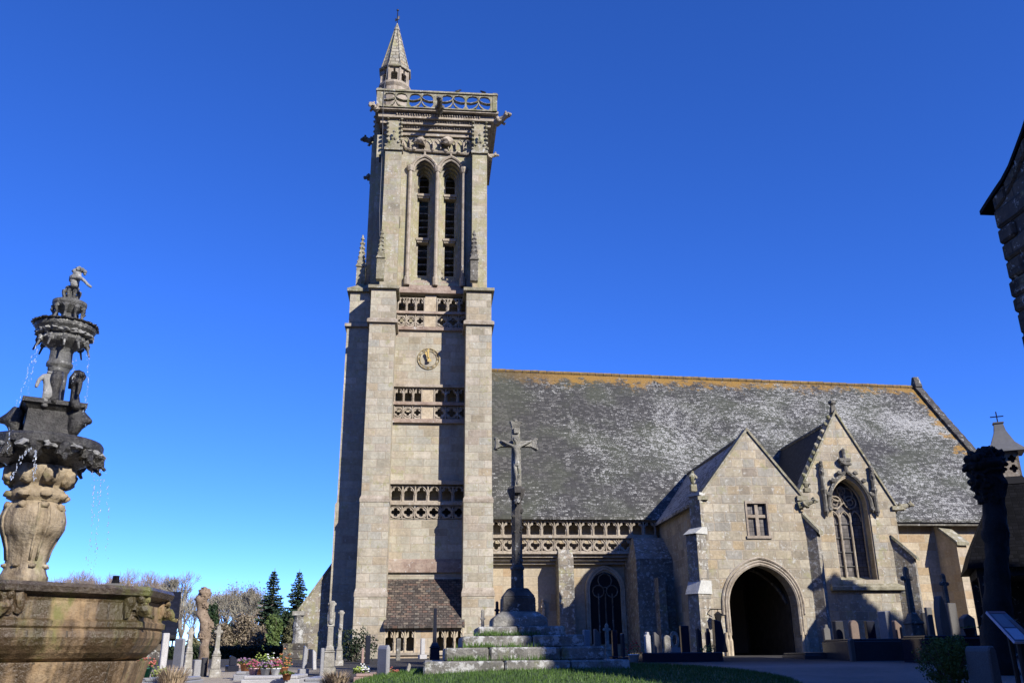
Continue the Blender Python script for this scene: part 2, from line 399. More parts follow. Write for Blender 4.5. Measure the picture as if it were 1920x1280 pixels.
def glass():
    m = NT('leaded_glass'); uv = m.uv(); pos = m.coords()
    br = m.node('TexBrick', {'Scale': 1, 'Mortar Size': .008, 'Brick Width': .16, 'Row Height': .16, 'Color1': (.11, .10, .095), 'Color2': (.20, .18, .17), 'Mortar': (.05, .045, .04)}, offset=0)
    m.l.new(uv, br.inputs['Vector'])
    n = m.noise(pos, 1.6, 3, .6)
    return m.out(m.mix(.5, br.outputs['Color'], m.ramp(n, [(.3, .4), (.7, 1.6)]), 'MULTIPLY'), .25, m.bump(m.noise(pos, 5, 2), .25, .02), .5)
M['glass'] = glass()
M['wetstone'] = rock('wet_fountain_granite', (.16, .10, .048), (.28, .19, .10), (.37, .275, .165), 2.2, moss=.45, wet=.50, bumpk=1.0, joints=(.83, 6))
M['wetrim'] = rock('dark_wet_rim', (.03, .022, .016), (.065, .048, .033), (.13, .10, .065), 3.5, moss=.2, rough=.22, bumpk=1.0)
M['stemstone'] = rock('fountain_stem_granite', (.21, .155, .09), (.34, .27, .175), (.45, .38, .28), 2.5, moss=.2, wet=.56, bumpk=.8)
M['wetlead'] = rock('wet_lead_bowls', (.018, .017, .016), (.035, .033, .03), (.07, .068, .062), 4, rough=.25, bumpk=.9)
M['greylead'] = rock('limed_lead', (.06, .06, .058), (.12, .12, .115), (.24, .24, .225), 5, white=.35, rough=.45, bumpk=.9)
M['palelead'] = rock('pale_lead_statue', (.15, .15, .145), (.27, .27, .26), (.36, .36, .35), 5, white=.3, rough=.6, bumpk=.8)
def water():
    m = NT('falling_water'); b = m.bsdf
    b.inputs['Base Color'].default_value = (.9, .95, 1, 1); b.inputs['Roughness'].default_value = .05
    b.inputs['Transmission Weight'].default_value = .8; b.inputs['IOR'].default_value = 1.33
    return m.mat
M['water'] = water()
M['gran_grey'] = granite('grey_granite', (.28, .28, .285))
M['gran_light'] = granite('light_granite', (.42, .41, .40), .5)
M['gran_dark'] = granite('dark_granite', (.05, .05, .055), .18)
M['gran_navy'] = granite('blue_black_granite', (.022, .024, .036), .12, .3)
M['gran_pink'] = granite('pink_granite', (.36, .25, .21), .4)
M['old_stone'] = rock('old_cross_stone', (.18, .17, .14), (.31, .29, .245), (.42, .40, .35), 5, white=.45, moss=.2)
M['bark'] = rock('grey_bark', (.10, .085, .065), (.17, .145, .115), (.24, .21, .17), 5, bumpk=.9)
M['twig'] = plain('bare_twigs', (.27, .215, .165), .8)
M['twig_grey'] = plain('grey_twigs', (.27, .25, .195), .8)
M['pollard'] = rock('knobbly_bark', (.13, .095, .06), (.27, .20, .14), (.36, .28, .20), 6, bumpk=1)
M['pollard_dark'] = rock('shaded_knobbly_bark', (.008, .0075, .007), (.014, .013, .012), (.024, .022, .02), 6, bumpk=1)  # pollard bark darkened to carry the shade on the right
M['stone_black'] = rock('shade_black_stone', (.015, .014, .013), (.028, .026, .024), (.05, .046, .042), 4, white=.2, bumpk=.9)  # near-black stone: the shade on the shrine is put into its colour
M['needles'] = foliage('fir_needles', (.025, .05, .03), (.05, .085, .05), (.09, .13, .075))
M['hedge'] = foliage('hedge_leaves', (.01, .018, .008), (.018, .03, .012), (.03, .045, .018))
M['ivy'] = foliage('ivy_leaves', (.04, .065, .018), (.075, .115, .03), (.12, .165, .05))
M['olive'] = foliage('olive_brush', (.05, .052, .024), (.10, .10, .045), (.17, .16, .085))
M['brush'] = foliage('brown_brush', (.12, .09, .06), (.2, .16, .105), (.29, .24, .16))
M['boxleaf'] = foliage('bush_leaves', (.04, .065, .012), (.075, .115, .022), (.13, .18, .04))
M['evergreen'] = foliage('evergreen_leaves', (.012, .022, .01), (.02, .04, .015), (.035, .06, .02))
M['grass'] = foliage('grass_blades', (.035, .075, .012), (.06, .115, .02), (.10, .17, .035), .55)
M['drygrass'] = foliage('dry_grass', (.25, .18, .11), (.38, .29, .19), (.48, .38, .26))
M['pot'] = plain('terracotta', (.42, .17, .07), .7)
M['pot_green'] = plain('green_plastic', (.01, .07, .04), .4)
for k, c in (('pink', (.42, .10, .16)), ('red', (.5, .02, .03)), ('white', (.8, .8, .78)), ('purple', (.28, .16, .26)), ('heather', (.45, .14, .10)), ('palepink', (.65, .40, .42)), ('orange', (.5, .2, .08)), ('yellowgreen', (.30, .38, .08))):
    M['fl_'+k] = plain('petals_'+k, c, .6, 0, .4, 12)
def soil():
    m = NT('gravel_ground'); pos = m.coords()
    a = m.noise(pos, 40, 4, .8); b = m.noise(pos, .6, 5, .6); c = m.noise(pos, 6, 4)
    sx = m.node('SeparateXYZ'); m.l.new(pos, sx.inputs[0])
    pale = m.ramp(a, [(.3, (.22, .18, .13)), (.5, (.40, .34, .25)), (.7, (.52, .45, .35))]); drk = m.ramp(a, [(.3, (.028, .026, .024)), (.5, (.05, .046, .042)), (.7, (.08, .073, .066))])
    ex = m.math('MULTIPLY_ADD', b, 4.0, m.math('ADD', sx.outputs[0], 0.6))     # pale gravel on the left; elsewhere dark to cut bounce, standing in for shade
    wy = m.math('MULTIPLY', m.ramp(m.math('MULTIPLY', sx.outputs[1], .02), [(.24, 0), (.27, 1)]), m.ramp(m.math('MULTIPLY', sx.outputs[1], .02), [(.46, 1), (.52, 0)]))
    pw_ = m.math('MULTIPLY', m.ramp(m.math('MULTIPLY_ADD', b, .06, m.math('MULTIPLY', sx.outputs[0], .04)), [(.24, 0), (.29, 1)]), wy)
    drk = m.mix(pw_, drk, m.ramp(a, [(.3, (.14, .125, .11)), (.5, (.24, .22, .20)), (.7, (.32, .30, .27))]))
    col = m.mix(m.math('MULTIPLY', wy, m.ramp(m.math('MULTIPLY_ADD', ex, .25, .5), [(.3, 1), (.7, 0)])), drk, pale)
    col = m.mix(.5, col, m.ramp(b, [(.35, .6), (.65, 1.1)]), 'MULTIPLY'); col = m.mix(.4, col, m.ramp(c, [(.3, .7), (.7, 1.1)]), 'MULTIPLY')
    return m.out(col, .95, m.bump(m.math('ADD', a, c), .5, .03))
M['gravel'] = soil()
M['turf'] = rock('turf_soil', (.03, .05, .012), (.055, .09, .02), (.08, .12, .03), 3)
M['field'] = rock('distant_field', (.02, .03, .01), (.035, .04, .016), (.045, .05, .02), .1)
# ================================================================ setting
rng = random.Random(5)
def ground_sheet():
    xs = [-400, -200, -100, -60] + [x*2 for x in range(-20, 31)] + [90, 140, 220, 400]
    ys = [-300, -100, -40, -10, 0] + [y*1.0 for y in range(4, 60, 1)] + [70, 90, 120, 200, 400]
    mb = MB(); n = len(xs)
    for y in ys:
        for x in xs: mb.v.append(Vector((x, y, g(y) + (.02*noise.noise(Vector((x*.5, y*.5, 0))) if 6 < y < 30 else 0))))
    mb.f = [(j*n+i, j*n+i+1, (j+1)*n+i+1, (j+1)*n+i) for j in range(len(ys)-1) for i in range(n-1)]
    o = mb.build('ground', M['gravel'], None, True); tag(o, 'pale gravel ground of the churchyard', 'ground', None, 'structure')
ground_sheet()
def lawn():
    mb = MB(); K, R = 40, 12
    mb.v.append(Vector((LC[0], LC[1], g(LC[1])+lawn_h(*LC))))
    for j in range(1, R+1):
        for i in range(K):
            a = 2*pi*i/K; t = j/R; x, y = LC[0]+LA*t*cos(a), LC[1]+LB*t*sin(a)
            mb.v.append(Vector((x, y, g(y)+max(lawn_h(x, y), -.02)+(.03 if j < R else -.03))))
    mb.f = [(0, 1+i, 1+(i+1) % K) for i in range(K)]
    for j in range(R-1):
        for i in range(K):
            a = 1+j*K+i; b = 1+j*K+(i+1) % K; mb.f.append((a, a+K, b+K, b))
    tag(mb.build('lawn', M['turf'], None, True), 'rounded lawn bed in front of the stone cross', 'lawn', None, 'structure')
    mb = MB()
    for i in range(46000):
        a = rng.random()*2*pi; t = sqrt(rng.random()); x, y = LC[0]+LA*t*cos(a), LC[1]+LB*t*sin(a)
        if y > 19.5: continue
        z = g(y)+lawn_h(x, y)+.02; h = rng.uniform(.03, .085); w = rng.uniform(.004, .009); q = rng.random()*2*pi
        dx, dy = cos(q)*w, sin(q)*w; lx, ly = rng.gauss(0, .02), rng.gauss(0, .02)
        mb.add([(x-dx, y-dy, z), (x+dx, y+dy, z), (x+lx, y+ly, z+h)], [(0, 1, 2)])
    tag(mb.build('grass', M['grass']), 'short green grass growing on the rounded lawn', 'grass', None, 'stuff')
lawn()
def sky_blocking_hills():
    """unseen ridge added around the view, raised to cut sky light"""
    mb = MB(); K = 72
    for r, hs_ in ((150, 0), (230, .5), (330, 1)):
        for i in range(K):
            a = 2*pi*i/K; x, y = r*cos(a), r*sin(a)
            north = max(0, sin(a))
            H = 2.5 + 120*(1-north)**1.5*(.7+.3*noise.noise(Vector((cos(a)*2, sin(a)*2, 3))))  # height raised behind and beside the camera to cut sky fill
            mb.v.append(Vector((x, y, g(y)-1+hs_*H)))
    for j in range(2):
        for i in range(K): mb.f.append((j*K+i, j*K+(i+1) % K, (j+1)*K+(i+1) % K, (j+1)*K+i))
    tag(mb.build('sky_blocking_hills', M['field'], None, True), 'unseen wooded ridge added to block low sky light', 'sky_blocking_hills', None, 'structure')
sky_blocking_hills()

# ================================================================ church
church = thing('church', 'large grey granite church with square bell tower, lichened slate roof and gabled porch', 'church', (0, 38, 1.42))
Z0 = 1.2
YW, YB = 38.0, 36.6          # tower wall and buttress faces
def part(mb, name, mat, parent=church, **k):
    while parent.parent and parent.parent.parent: parent = parent.parent      # thing > part > sub-part, no further
    return mb.build(name, M[mat] if isinstance(mat, str) else mat, parent, **k)

# galleries of the tower: (z bottom, z top)
zA0, zA1 = zt(616), zt(553); zB0, zB1 = zt(789), zt(724); zC0, zC1 = zt(973), zt(906)
tw = MB()
tw.box(-2.8, 2.62, 38.6, 44, Z0, zt(545))
for a, b in ((Z0, zC0), (zC1, zB0), (zB1, zA0)):
    tw.box(-1.9, 1.8, YW, 38.6, a, b)
tw.box(-2.8, -1.8, YW, 38.6, Z0, zt(545)); tw.box(1.7, 2.62, YW, 38.6, Z0, zt(545))
tw.box(-1.8, 1.7, YW, 38.6, zA1, zt(545))
tower = part(tw, 'tower', 'stone')
tag(tower, 'square granite bell tower with clasping buttresses')
# buttresses, three stages with weatherings
def buttress(x0, x1, y0, levels, yb=39.0, west=False):
    mb = MB()
    for (zb, ztop, e) in levels:
        if not west: mb.box(x0-e, x1+e, y0-e*1.6, yb, zb, ztop)
        else: mb.box(x0-e*1.6, x1, y0-e, yb, zb, ztop)
    return mb
z1, z2, z3, z4 = zt(1112, 36.6), zt(936, 36.6), zt(602, 36.6), zt(541, 36.6)
lv = [(Z0, z1-.12, .075), (z1+.2, z2-.1, .04), (z2+.12, z3-.06, .0), (z3+.06, z4-.05, -.012)]
def weathering(mb, x0, x1, y0, yb, z, e0, e1, h=.22, lip=.05, mat=None, west=False):
    w = .5 if west else 1
    mb.box(x0-e0-lip, x1+(e0+lip)*w, y0-e0*1.6-lip, yb, z-.12, z+.02)
    mb.hexa([(x0-e0-lip, y0-e0*1.6-lip, z+.02), (x1+e0+lip, y0-e0*1.6-lip, z+.02), (x1+e0+lip, yb, z+.02), (x0-e0-lip, yb, z+.02),
             (x0-e1, y0-e1*1.6, z+h), (x1+e1, y0-e1*1.6, z+h), (x1+e1, yb, z+h), (x0-e1, yb, z+h)])
for x0, x1, lab in ((-2.82, -1.71, 'left'), (1.42, 2.56, 'right')):
    b = part(buttress(x0, x1, YB, lv), 'buttress', 'stone', tower)
    for wa_ in ((z1, .075, .04, .22, .02), (z2, .04, 0, .16, .02), (z3, 0, -.012, .12, .11)):
        wmb = MB(); weathering(wmb, x0, x1, YB, 38.9, *wa_); part(wmb, 'string_course', 'trim', tower)
    c = MB(); c.box(x0-.12, x1+.12, YB-.12, 38.9, z4-.06, z4+.08)
    c.hexa([(x0-.12, YB-.12, z4+.08), (x1+.12, YB-.12, z4+.08), (x1+.12, 38.6, z4+.08), (x0-.12, 38.6, z4+.08),
            (x0+.2, YB+.75, z4+.42), (x1-.2, YB+.75, z4+.42), (x1-.2, 38.6, z4+.42), (x0+.2, 38.6, z4+.42)])
    part(c, 'buttress_cap', 'trim_lichen', tower)
# west-facing buttress
zw3, zw4 = zt(613, 37.9), zt(548, 37.9)
b = MB()
b.box(-4.0, -2.8, 37.9, 39.4, Z0, z2); b.box(-3.93, -2.8, 37.93, 39.4, z2+.1, zw3-.06); b.box(-3.86, -2.8, 37.95, 39.4, zw3+.06, zw4-.06)
b.hexa([(-4.0, 37.9, z2), (-2.8, 37.9, z2), (-2.8, 39.4, z2), (-4.0, 39.4, z2), (-3.93, 37.93, z2+.1), (-2.8, 37.93, z2+.1), (-2.8, 39.4, z2+.1), (-3.93, 39.4, z2+.1)])
part(b, 'buttress', 'stone', tower)
c = MB(); c.box(-4.02, -2.8, 37.8, 39.5, zw3-.07, zw3+.07); part(c, 'string_course', 'trim', tower)
c = MB(); c.box(-4.0, -2.8, 37.8, 39.5, zw4-.06, zw4+.08)
c.hexa([(-4.0, 37.8, zw4+.08), (-2.8, 37.8, zw4+.08), (-2.8, 39.5, zw4+.08), (-4.0, 39.5, zw4+.08), (-3.5, 38.2, zw4+.42), (-3.0, 38.2, zw4+.42), (-3.0, 39.1, zw4+.42), (-3.5, 39.1, zw4+.42)])
part(c, 'buttress_cap', 'trim_lichen', tower)

# galleries: rows of trefoil lights over rows of quatrefoils
def row(mb, x0, x1, zb, ztp, n, kind, y0, y1, fr=lambda u, d, w: (u, d, w), bars=True):
    w = (x1-x0)/n; holes = []
    h = ztp-zb
    for i in range(n):
        cx = x0+w*(i+.5)
        if kind == 't':
            holes.append(tref(cx, zb+h*.06, w*.76, h*.86))
            for s in (-1, 1):
                ex = cx+s*w*.43
                holes.append([(ex, zb+h*.72), (ex, zb+h*.93), (ex-s*w*.20, zb+h*.93)])
        else:
            holes.append(quat(cx, zb+h*.5, min(w, h)*.40))
            for s in (-1, 1):
                for t in (-1, 1):
                    ex, ez = cx+s*w*.455, zb+h*(.5+t*.44)
                    holes.append([(ex, ez), (ex-s*w*.17, ez), (ex, ez-t*h*.17)])
    mb.panel(rect(x0, x1, zb, ztp), holes, y0, y1, fr)
    yy = y0-.015
    if bars:
        for i in range(n+1):
            x = x0+w*i; x = min(max(x, x0+.035), x1-.035)
            mb.tube([fr(x, yy, zb), fr(x, yy, ztp)], .028, 5)
        for i in range(n):
            cx = x0+w*(i+.5)
            if kind == 't': mb.tube([fr(u, yy, v) for u, v in arch_line(cx, w*.44, zb+h*.45, ztp-h*.02, 5)], .022, 4)
            else: mb.tube([fr(cx+min(w, h)*.46*cos(a*pi/6), yy, zb+h/2+min(w, h)*.46*sin(a*pi/6)) for a in range(13)], .022, 4)
XL, XR = -1.72, 1.46
def gallery(zb, ztp, blank, zs, deep=True):
    bl = MB()
    (t0, t1), (q0, q1) = zs
    if blank:
        bx0, bx1 = blank
        for x0, x1, n in ((XL+.02, bx0, 3), (bx1, XR+.2, 3)):
            m1 = MB(); m2 = MB(); row(m1, x0, x1, t0, t1, n, 't', YW-.02, YW+.14); row(m2, x0, x1, q0, q1, n, 'q', YW-.02, YW+.14)
            part(m1, 'trefoil_gallery', 'trim', tower); part(m2, 'quatrefoil_gallery', 'trim', tower)
        bl.box(bx0, bx1, YW-.025, YW+.6, zb, ztp)
        part(bl, 'gallery_pier', 'trim_warm', tower)
    else:
        m1 = MB(); m2 = MB(); row(m1, XL, XR+.05, t0, t1, 6, 't', YW-.02, YW+.14); row(m2, XL, XR+.05, q0, q1, 6, 'q', YW-.02, YW+.14)
        part(m1, 'trefoil_gallery', 'trim', tower); part(m2, 'quatrefoil_gallery', 'trim', tower)
gallery(zA0, zA1, (xt(797, 575, 38), xt(818, 575, 38)), ((zt(587), zt(559)), (zt(614.5), zt(590))))
gallery(zB0, zB1, (xt(792, 750, 38), xt(813, 750, 38)), ((zt(755), zt(727.5)), (zt(786), zt(761))))
gallery(zC0, zC1, None, ((zt(940), zt(911)), (zt(972), zt(948))))
def string(zm, h, out, mat='trim', x0=XL-.01, x1=XR+.02, slope=0, name='string_course', y=YW):
    mb = MB(); mb.hexa([(x0, y-out, zm-h/2), (x1, y-out, zm-h/2), (x1, y+.1, zm-h/2), (x0, y+.1, zm-h/2),
                        (x0, y-out, zm+h/2), (x1, y-out, zm+h/2), (x1, y+.1, zm+h/2+slope), (x0, y+.1, zm+h/2+slope)])
    return part(mb, name, mat, tower)
for zz, h, o_, m_ in ((zt(549), .16, .2, 'trim_red'), (zt(587.5), .12, .14, 'trim_red'), (zt(617), .16, .12, 'trim_red'),
                      (zt(724.5), .13, .16, 'trim'), (zt(757.5), .13, .14, 'trim_red'), (zt(790), .17, .14, 'trim_red'),
                      (zt(905), .16, .17, 'trim'), (zt(944), .13, .13, 'trim')):
    string(zz, h, o_, m_, slope=.08)
string(zt(1063), .42, .12, 'trim_red', slope=.1); string(zt(1051), .1, .05, 'trim_red', slope=.1)

# ---- belfry stage
BY = 38.25; zb0, zb1 = zt(545)+.0, zt(262)
bx0, bx1 = -1.95, 1.9
cw = ((xt(793, 400, BY), .44), (xt(840, 400, BY), .44))
w1, w2 = xt(793.5, 400, BY), xt(844, 400, BY)
zsill, zspr, zap = zt(531, BY), zt(322, BY), zt(283, BY)
bel = MB()
steps = [(.575, BY, BY+.2, 0), (.49, BY+.2, BY+.42, .09), (.40, BY+.42, BY+.64, .2), (.315, BY+.64, BY+.86, .32), (.23, BY+.86, BY+1.1, .46)]
for hw, a, b, dz in steps:
    holes = [arch(w, hw, zsill+.02+dz*1.6, zspr+.0, zspr+hw*1.3) for w in (w1, w2)]
    bel.panel(rect(bx0, bx1, zsill-.3, zt(252)), holes, a, b)
bel.box(bx0, bx1, BY-.08, BY+1.1, zb0, zsill-.28)
bel.box(-3.0, bx0+.01, BY-.02, 44, zb0, zt(252)); bel.box(bx1-.01, 2.45, BY-.02, 44, zb0, zt(252))
bel.box(-3.0, 2.45, 40.2, 44, zb0, zt(252))
belfry = part(bel, 'belfry', 'stone_up')
tag(belfry, 'lichened upper belfry stage with two tall lancet openings')
sl_ = MB()
for w in (w1, w2):
    for k in range(4):
        sl_.box(w-.56+k*.07, w+.56-k*.07, BY-.10+k*.12, BY+.5, zsill-.27+k*.13, zsill-.14+k*.13)
sl_.box(-1.62, 1.35, BY-.16, BY, zsill-.42, zsill-.28)
part(sl_, 'window_sill', 'trim_red', belfry)
for w in (w1, w2):
    for yy in list(range(372, 442, 13))+list(range(455, 522, 13))+[322, 335, 348]:
        lo = MB(); z = zt(yy, BY+.8); lo.hexa([(w-.26, BY+.92, z-.05), (w+.26, BY+.92, z-.03), (w+.26, BY+1.2, z+.14), (w-.26, BY+1.2, z+.14), (w-.26, BY+.92, z), (w+.26, BY+.92, z), (w+.26, BY+1.2, z+.17), (w-.26, BY+1.2, z+.17)])
        part(lo, 'louvre', 'trim_dark', belfry)
    for yy in (363, 446): tr = MB(); z = zt(yy, BY+.5); tr.box(w-.32, w+.32, BY+.6, BY+1.08, z-.07, z+.05); tr.box(w-.27, w+.27, BY+.66, BY+1.08, z-.16, z-.06); part(tr, 'window_transom', 'trim', belfry)
    hd = MB()
    hd.tube([(u, BY-.05, v) for u, v in arch_line(w, .63, zspr, zspr+.86)], .075, 6)
    hd.tube([(u, BY+.0, v) for u, v in arch_line(w, .52, zspr, zspr+.69)], .05, 6)
    hd.tube([(w, BY-.06, zspr+.85), (w, BY-.1, zspr+1.25)], [.06, .07], 5)
    part(hd, 'hood_mould', 'trim', belfry)
for x in (xt(768, 400, BY)-.02, (w1+w2)/2, xt(868, 400, BY)+.02):
    cl = MB(); cl.tube([(x, BY-.08, zsill-.1), (x, BY-.08, zspr)], .095, 8); cl.lathe([(.13, zspr-.05), (.19, zspr+.12), (.2, zspr+.22)], x, BY-.08, 8); cl.lathe([(.15, zsill-.15), (.15, zsill+.25), (.1, zsill+.3)], x, BY-.08, 8)
    part(cl, 'colonnette', 'trim', belfry)
def crockets(mb, p0, p1, n, r, off=(0, 0, 0), seed=0):
    p0, p1 = Vector(p0), Vector(p1)
    for i in range(n): mb.blob(p0.lerp(p1, (i+.5)/n)+Vector(off), (r, r, r*1.15), 0, .5, seed+i)
# pilasters
zp_top = zt(283, 37.6)
for x0, x1 in ((-2.53, -1.75), (1.70, 2.40)):
    pm = MB(); pm.box(x0, x1, 37.6, 39, z4+.1, zp_top); pm.box(x0+.08, x1-.08, 37.8, 39, zp_top, zt(225, 37.8))
    pl = part(pm, 'pilaster', 'stone_up', belfry)
    gm_ = MB(); xc = (x0+x1)/2; hw = (x1-x0)/2+.06
    gm_.prism([(xc-hw, zp_top-.05), (xc+hw, zp_top-.05), (xc+hw, zp_top+.05), (xc, zp_top+.62), (xc-hw, zp_top+.05)], 37.5, 37.95, lambda u, d, w: (u, d, w))
    gm_.tube([(xc, 37.6, zp_top+.6), (xc, 37.6, zp_top+1.0)], [.07, .04], 5); gm_.blob((xc, 37.6, zp_top+1.02), .1, 0, .4, 1)
    for s in (-1, 1):
        crockets(gm_, (xc+s*(hw+.02), 37.5, zp_top+.1), (xc, 37.5, zp_top+.65), 3, .08, seed=s*5)
        cg = MB(); crockets(cg, (xc+s*.33, 37.75, zp_top+.55), (xc+s*.33, 37.75, zt(222, 37.8)), 6, .085, seed=s*9); part(cg, 'crocket_row', 'trim_lichen', belfry)
    part(gm_, 'gablet', 'trim_lichen', belfry)
pm = MB(); pm.box(-3.28, -2.9, 38.6, 39.5, zw4+.1, zt(270, 38.6)); pm.box(-3.2, -2.9, 38.7, 39.5, zt(270, 38.6), zt(210, 38.6))
part(pm, 'pilaster', 'stone_up', belfry)
cm = MB(); crockets(cm, (-3.21, 38.75, zt(262, 38.6)), (-3.21, 38.75, zt(216, 38.6)), 5, .07); part(cm, 'crocket_row', 'trim_lichen', belfry)
# pinnacles on the buttress caps
def pinnacle(x, y, zb, h, w, seed):
    mb = MB(); mb.box(x-w, x+w, y-w, y+w, zb, zb+h*.42)
    for s in (-1, 1):
        mb.prism([(x-w*1.25, zb+h*.40), (x+w*1.25, zb+h*.40), (x, zb+h*.58)], y+s*w*1.05-.05, y+s*w*1.05+.05, lambda u, d, v: (u, d, v))
    mb.frust(x, y, w*.85, w*.85, zb+h*.42, .03, .03, zb+h*.93)
    for k in range(5):
        z = zb+h*(.5+.085*k); r = w*.85*(1-(.5+.085*k-.42)/.52)+.03
        for a in range(4): mb.blob((x+r*1.1*cos(a*pi/2+pi/4), y+r*1.1*sin(a*pi/2+pi/4), z), .07, 0, .5, seed+k*4+a)
    mb.blob((x, y, zb+h*.93), (.10, .10, .09), 0, .4, seed); mb.tube([(x, y, zb+h*.9), (x, y, zb+h)], [.06, .04], 5)
    return part(mb, 'pinnacle', 'trim_dark' if seed == 50 else 'trim_lichen', tower)
for px, y, yy0, yy1, w, sd in ((678, 38.4, 545, 441, .2, 10), (714, 37.15, 525, 430, .17, 30), (889, 37.15, 528, 433, .17, 50)):
    zb = zt(yy0, y, px); pinnacle(xt(px, 490, y), y, zb, zt(yy1, y, px)-zb, w, sd)
# cornice with rows of carved corbels
co = MB()
lays = [(zt(252), zt(243), .12), (zt(243, 37.9), zt(232, 37.9), .24), (zt(231, 37.7), zt(220, 37.7), .42), (zt(219, 37.5), zt(208, 37.5), .6)]
for a, b, o_ in lays:
    co.box(-2.6-o_*.6, 2.25+o_*.85, BY-o_, 44.1+o_*.5, a, b)
co.box(-3.12, 2.97, 37.42, 44.6, zt(207, 37.4), zt(203, 37.4))
cor = part(co, 'cornice', 'trim', belfry)
ct = MB()
r2 = random.Random(3)
for a, b, o_ in lays[1:]:
    n = 34; zc = (a+b)/2
    for i in range(n):
        x = -2.1+4.2*(i+.5)/n
        ct.blob((x, BY-o_-.02, zc+.02), (.045, .06, .085), 0, .6, i+int(o_*50)); 
for i in range(9):
    x = -1.75+3.4*(i+.5)/9
    ct.tube([(u, BY-.13, v) for u, v in arch_line(x, .17, zt(268), zt(257), 4)], .03, 4); ct.box(x-.2, x-.16, BY-.16, BY, zt(276), zt(262))
ct.tube([(-1.75, BY-.08, zt(252)-.2), (-1.6, BY-.1, zt(268)-.25), (-1.3, BY-.1, zt(271)-.25), (1.5, BY-.1, zt(275)-.25), (1.65, BY-.08, zt(268)-.2)], .06, 5)
for px in (790, 838): ct.blob(at(px, 265, 38.0), (.3, .22, .2), 1, .7, px)
for px, yy in ((776, 279), (812, 281), (836, 283), (860, 286)): ct.blob(at(px, yy, 38.1), (.11, .1, .1), 0, .6, px)
part(ct, 'corbel_carving', 'trim', cor)
# flamboyant parapet
def parapet_run(mb, p0, p1, z0, z1, nb, th):
    p0, p1 = Vector((*p0, 0)), Vector((*p1, 0)); L = (p1-p0).length; d = (p1-p0)/L; nrm = Vector((d.y, -d.x, 0))
    def fr(u, dd, w): q = p0+d*u+nrm*(-dd); return (q.x, q.y, w)
    h = z1-z0
    bays = []; pier = .26; mid = .3
    half = (L-2*pier-mid)/2; 
    for s in range(2):
        st = pier+s*(half+mid)
        for k in range(nb//2): bays.append((st+half*k/(nb//2), half/(nb//2)))
    A = [(.04, .53), (.045, .75), (.12, .92), (.27, .98), (.41, .94), (.465, .82), (.47, .69), (.41, .61), (.30, .55), (.17, .50)]
    B = [(.04, .44), (.16, .41), (.30, .45), (.42, .53), (.48, .60), (.465, .42), (.40, .25), (.28, .09), (.12, .02), (.04, .2)]
    Cc = [(.5, .5), (.53, .32), (.6, .14), (.72, .02), (.28, .02), (.4, .14), (.47, .32)]
    holes = []
    for u0, w in bays:
        for poly, mir in ((A, 0), (A, 1), (B, 0), (B, 1), (Cc, 0)):
            holes.append([(u0+(1-u if mir else u)*w, z0+h*(.04+.90*v)) for u, v in (reversed(poly) if mir else poly)])
    mb.panel(rect(0, L, z0, z1), holes, 0, th, fr)
    for u0, w in bays:
        for mir in (0, 1):
            pts = [(.03, .46), (.2, .45), (.36, .53), (.47, .66), (.5, .9)]
            mb.tube([fr(u0+(1-u if mir else u)*w, -.02, z0+h*(.04+.9*v)) for u, v in pts], .025, 4)
    def bx(u0, u1, d0, d1, a, b): mb.hexa([fr(u0, d0, a), fr(u1, d0, a), fr(u1, d1, a), fr(u0, d1, a), fr(u0, d0, b), fr(u1, d0, b), fr(u1, d1, b), fr(u0, d1, b)])
    bx(-.05, L+.05, -.07, th+.07, z1, z1+.09)
    return fr
zpa, zpb = zt(203, 37.35), zt(174.5, 37.35)
pp = MB()
parapet_run(pp, (-3.03, 37.35), (2.87, 37.35), zpa, zpb, 4, .14)
parapet_run(pp, (2.87, 37.35+.004), (2.87, 44.6), zpa, zpb-.003, 4, .14)
parapet_run(pp, (2.87, 44.6), (-3.03, 44.6), zpa, zpb-.006, 4, .14)
parapet_run(pp, (-3.03, 44.6), (-3.03, 37.354), zpa, zpb-.003, 4, .14)
for x in (-3.03, 2.7): pp.box(x-.02, x+.2, 37.33, 37.55, zpa, zpb+.16)
par = part(pp, 'parapet', 'trim_lichen', belfry)
fl = MB(); fl.box(-2.8, 2.6, 37.6, 44.4, zpa-.05, zpa+.05); part(fl, 'tower_deck', 'lead', belfry)
def gargoyle(p, d, L, r, parent, mat='trim_dark', seed=0):
    p, d = Vector(p), Vector(d).normalized(); mb = MB()
    up = Vector((0, 0, 1)); s = d.cross(up).normalized()
    mb.tube([p, p+d*L*.4+up*.02, p+d*L*.75+up*.06, p+d*L*.9+up*.08], [r*1.25, r, r*.8, r*.7], 7)
    h = p+d*L*.92+up*.1
    mb.blob(h, (r*1.0, r*1.0, r*.95), 1, .5, seed); mb.blob(h+d*r*1.0-up*r*.25, r*.6, 0, .4, seed+1)
    for k in (-1, 1):
        mb.blob(h+s*k*r*.7+up*r*.75, r*.35, 0, .4, seed+2); mb.tube([p+d*L*.35+s*k*r*.8, p+d*L*.5+s*k*r*1.2-up*r*.9, p+d*L*.62+s*k*r*.9-up*r*.9], [r*.5, r*.35, r*.25], 5)
        mb.blob(p+d*L*.3+s*k*r*1.1+up*r*.5, (r*.5, r*.5, r*.8), 0, .5, seed+4)
    return part(mb, 'gargoyle', mat, parent)
gargoyle(at(824, 210, 37.4), (.0, -1, .05), .95, .15, belfry, seed=1)
gargoyle((2.85, 37.5, zt(226, 37.5)), (.62, -.55, .12), .75, .17, belfry, 'trim', seed=2)
gargoyle((-3.05, 37.5, zt(208, 37.5)), (-.3, -.5, -.2), .45, .16, belfry, 'trim', seed=3)
gargoyle((2.35, 38.6, zt(290, 38.6)), (1, -.1, .0), .6, .12, belfry, 'trim', seed=4)
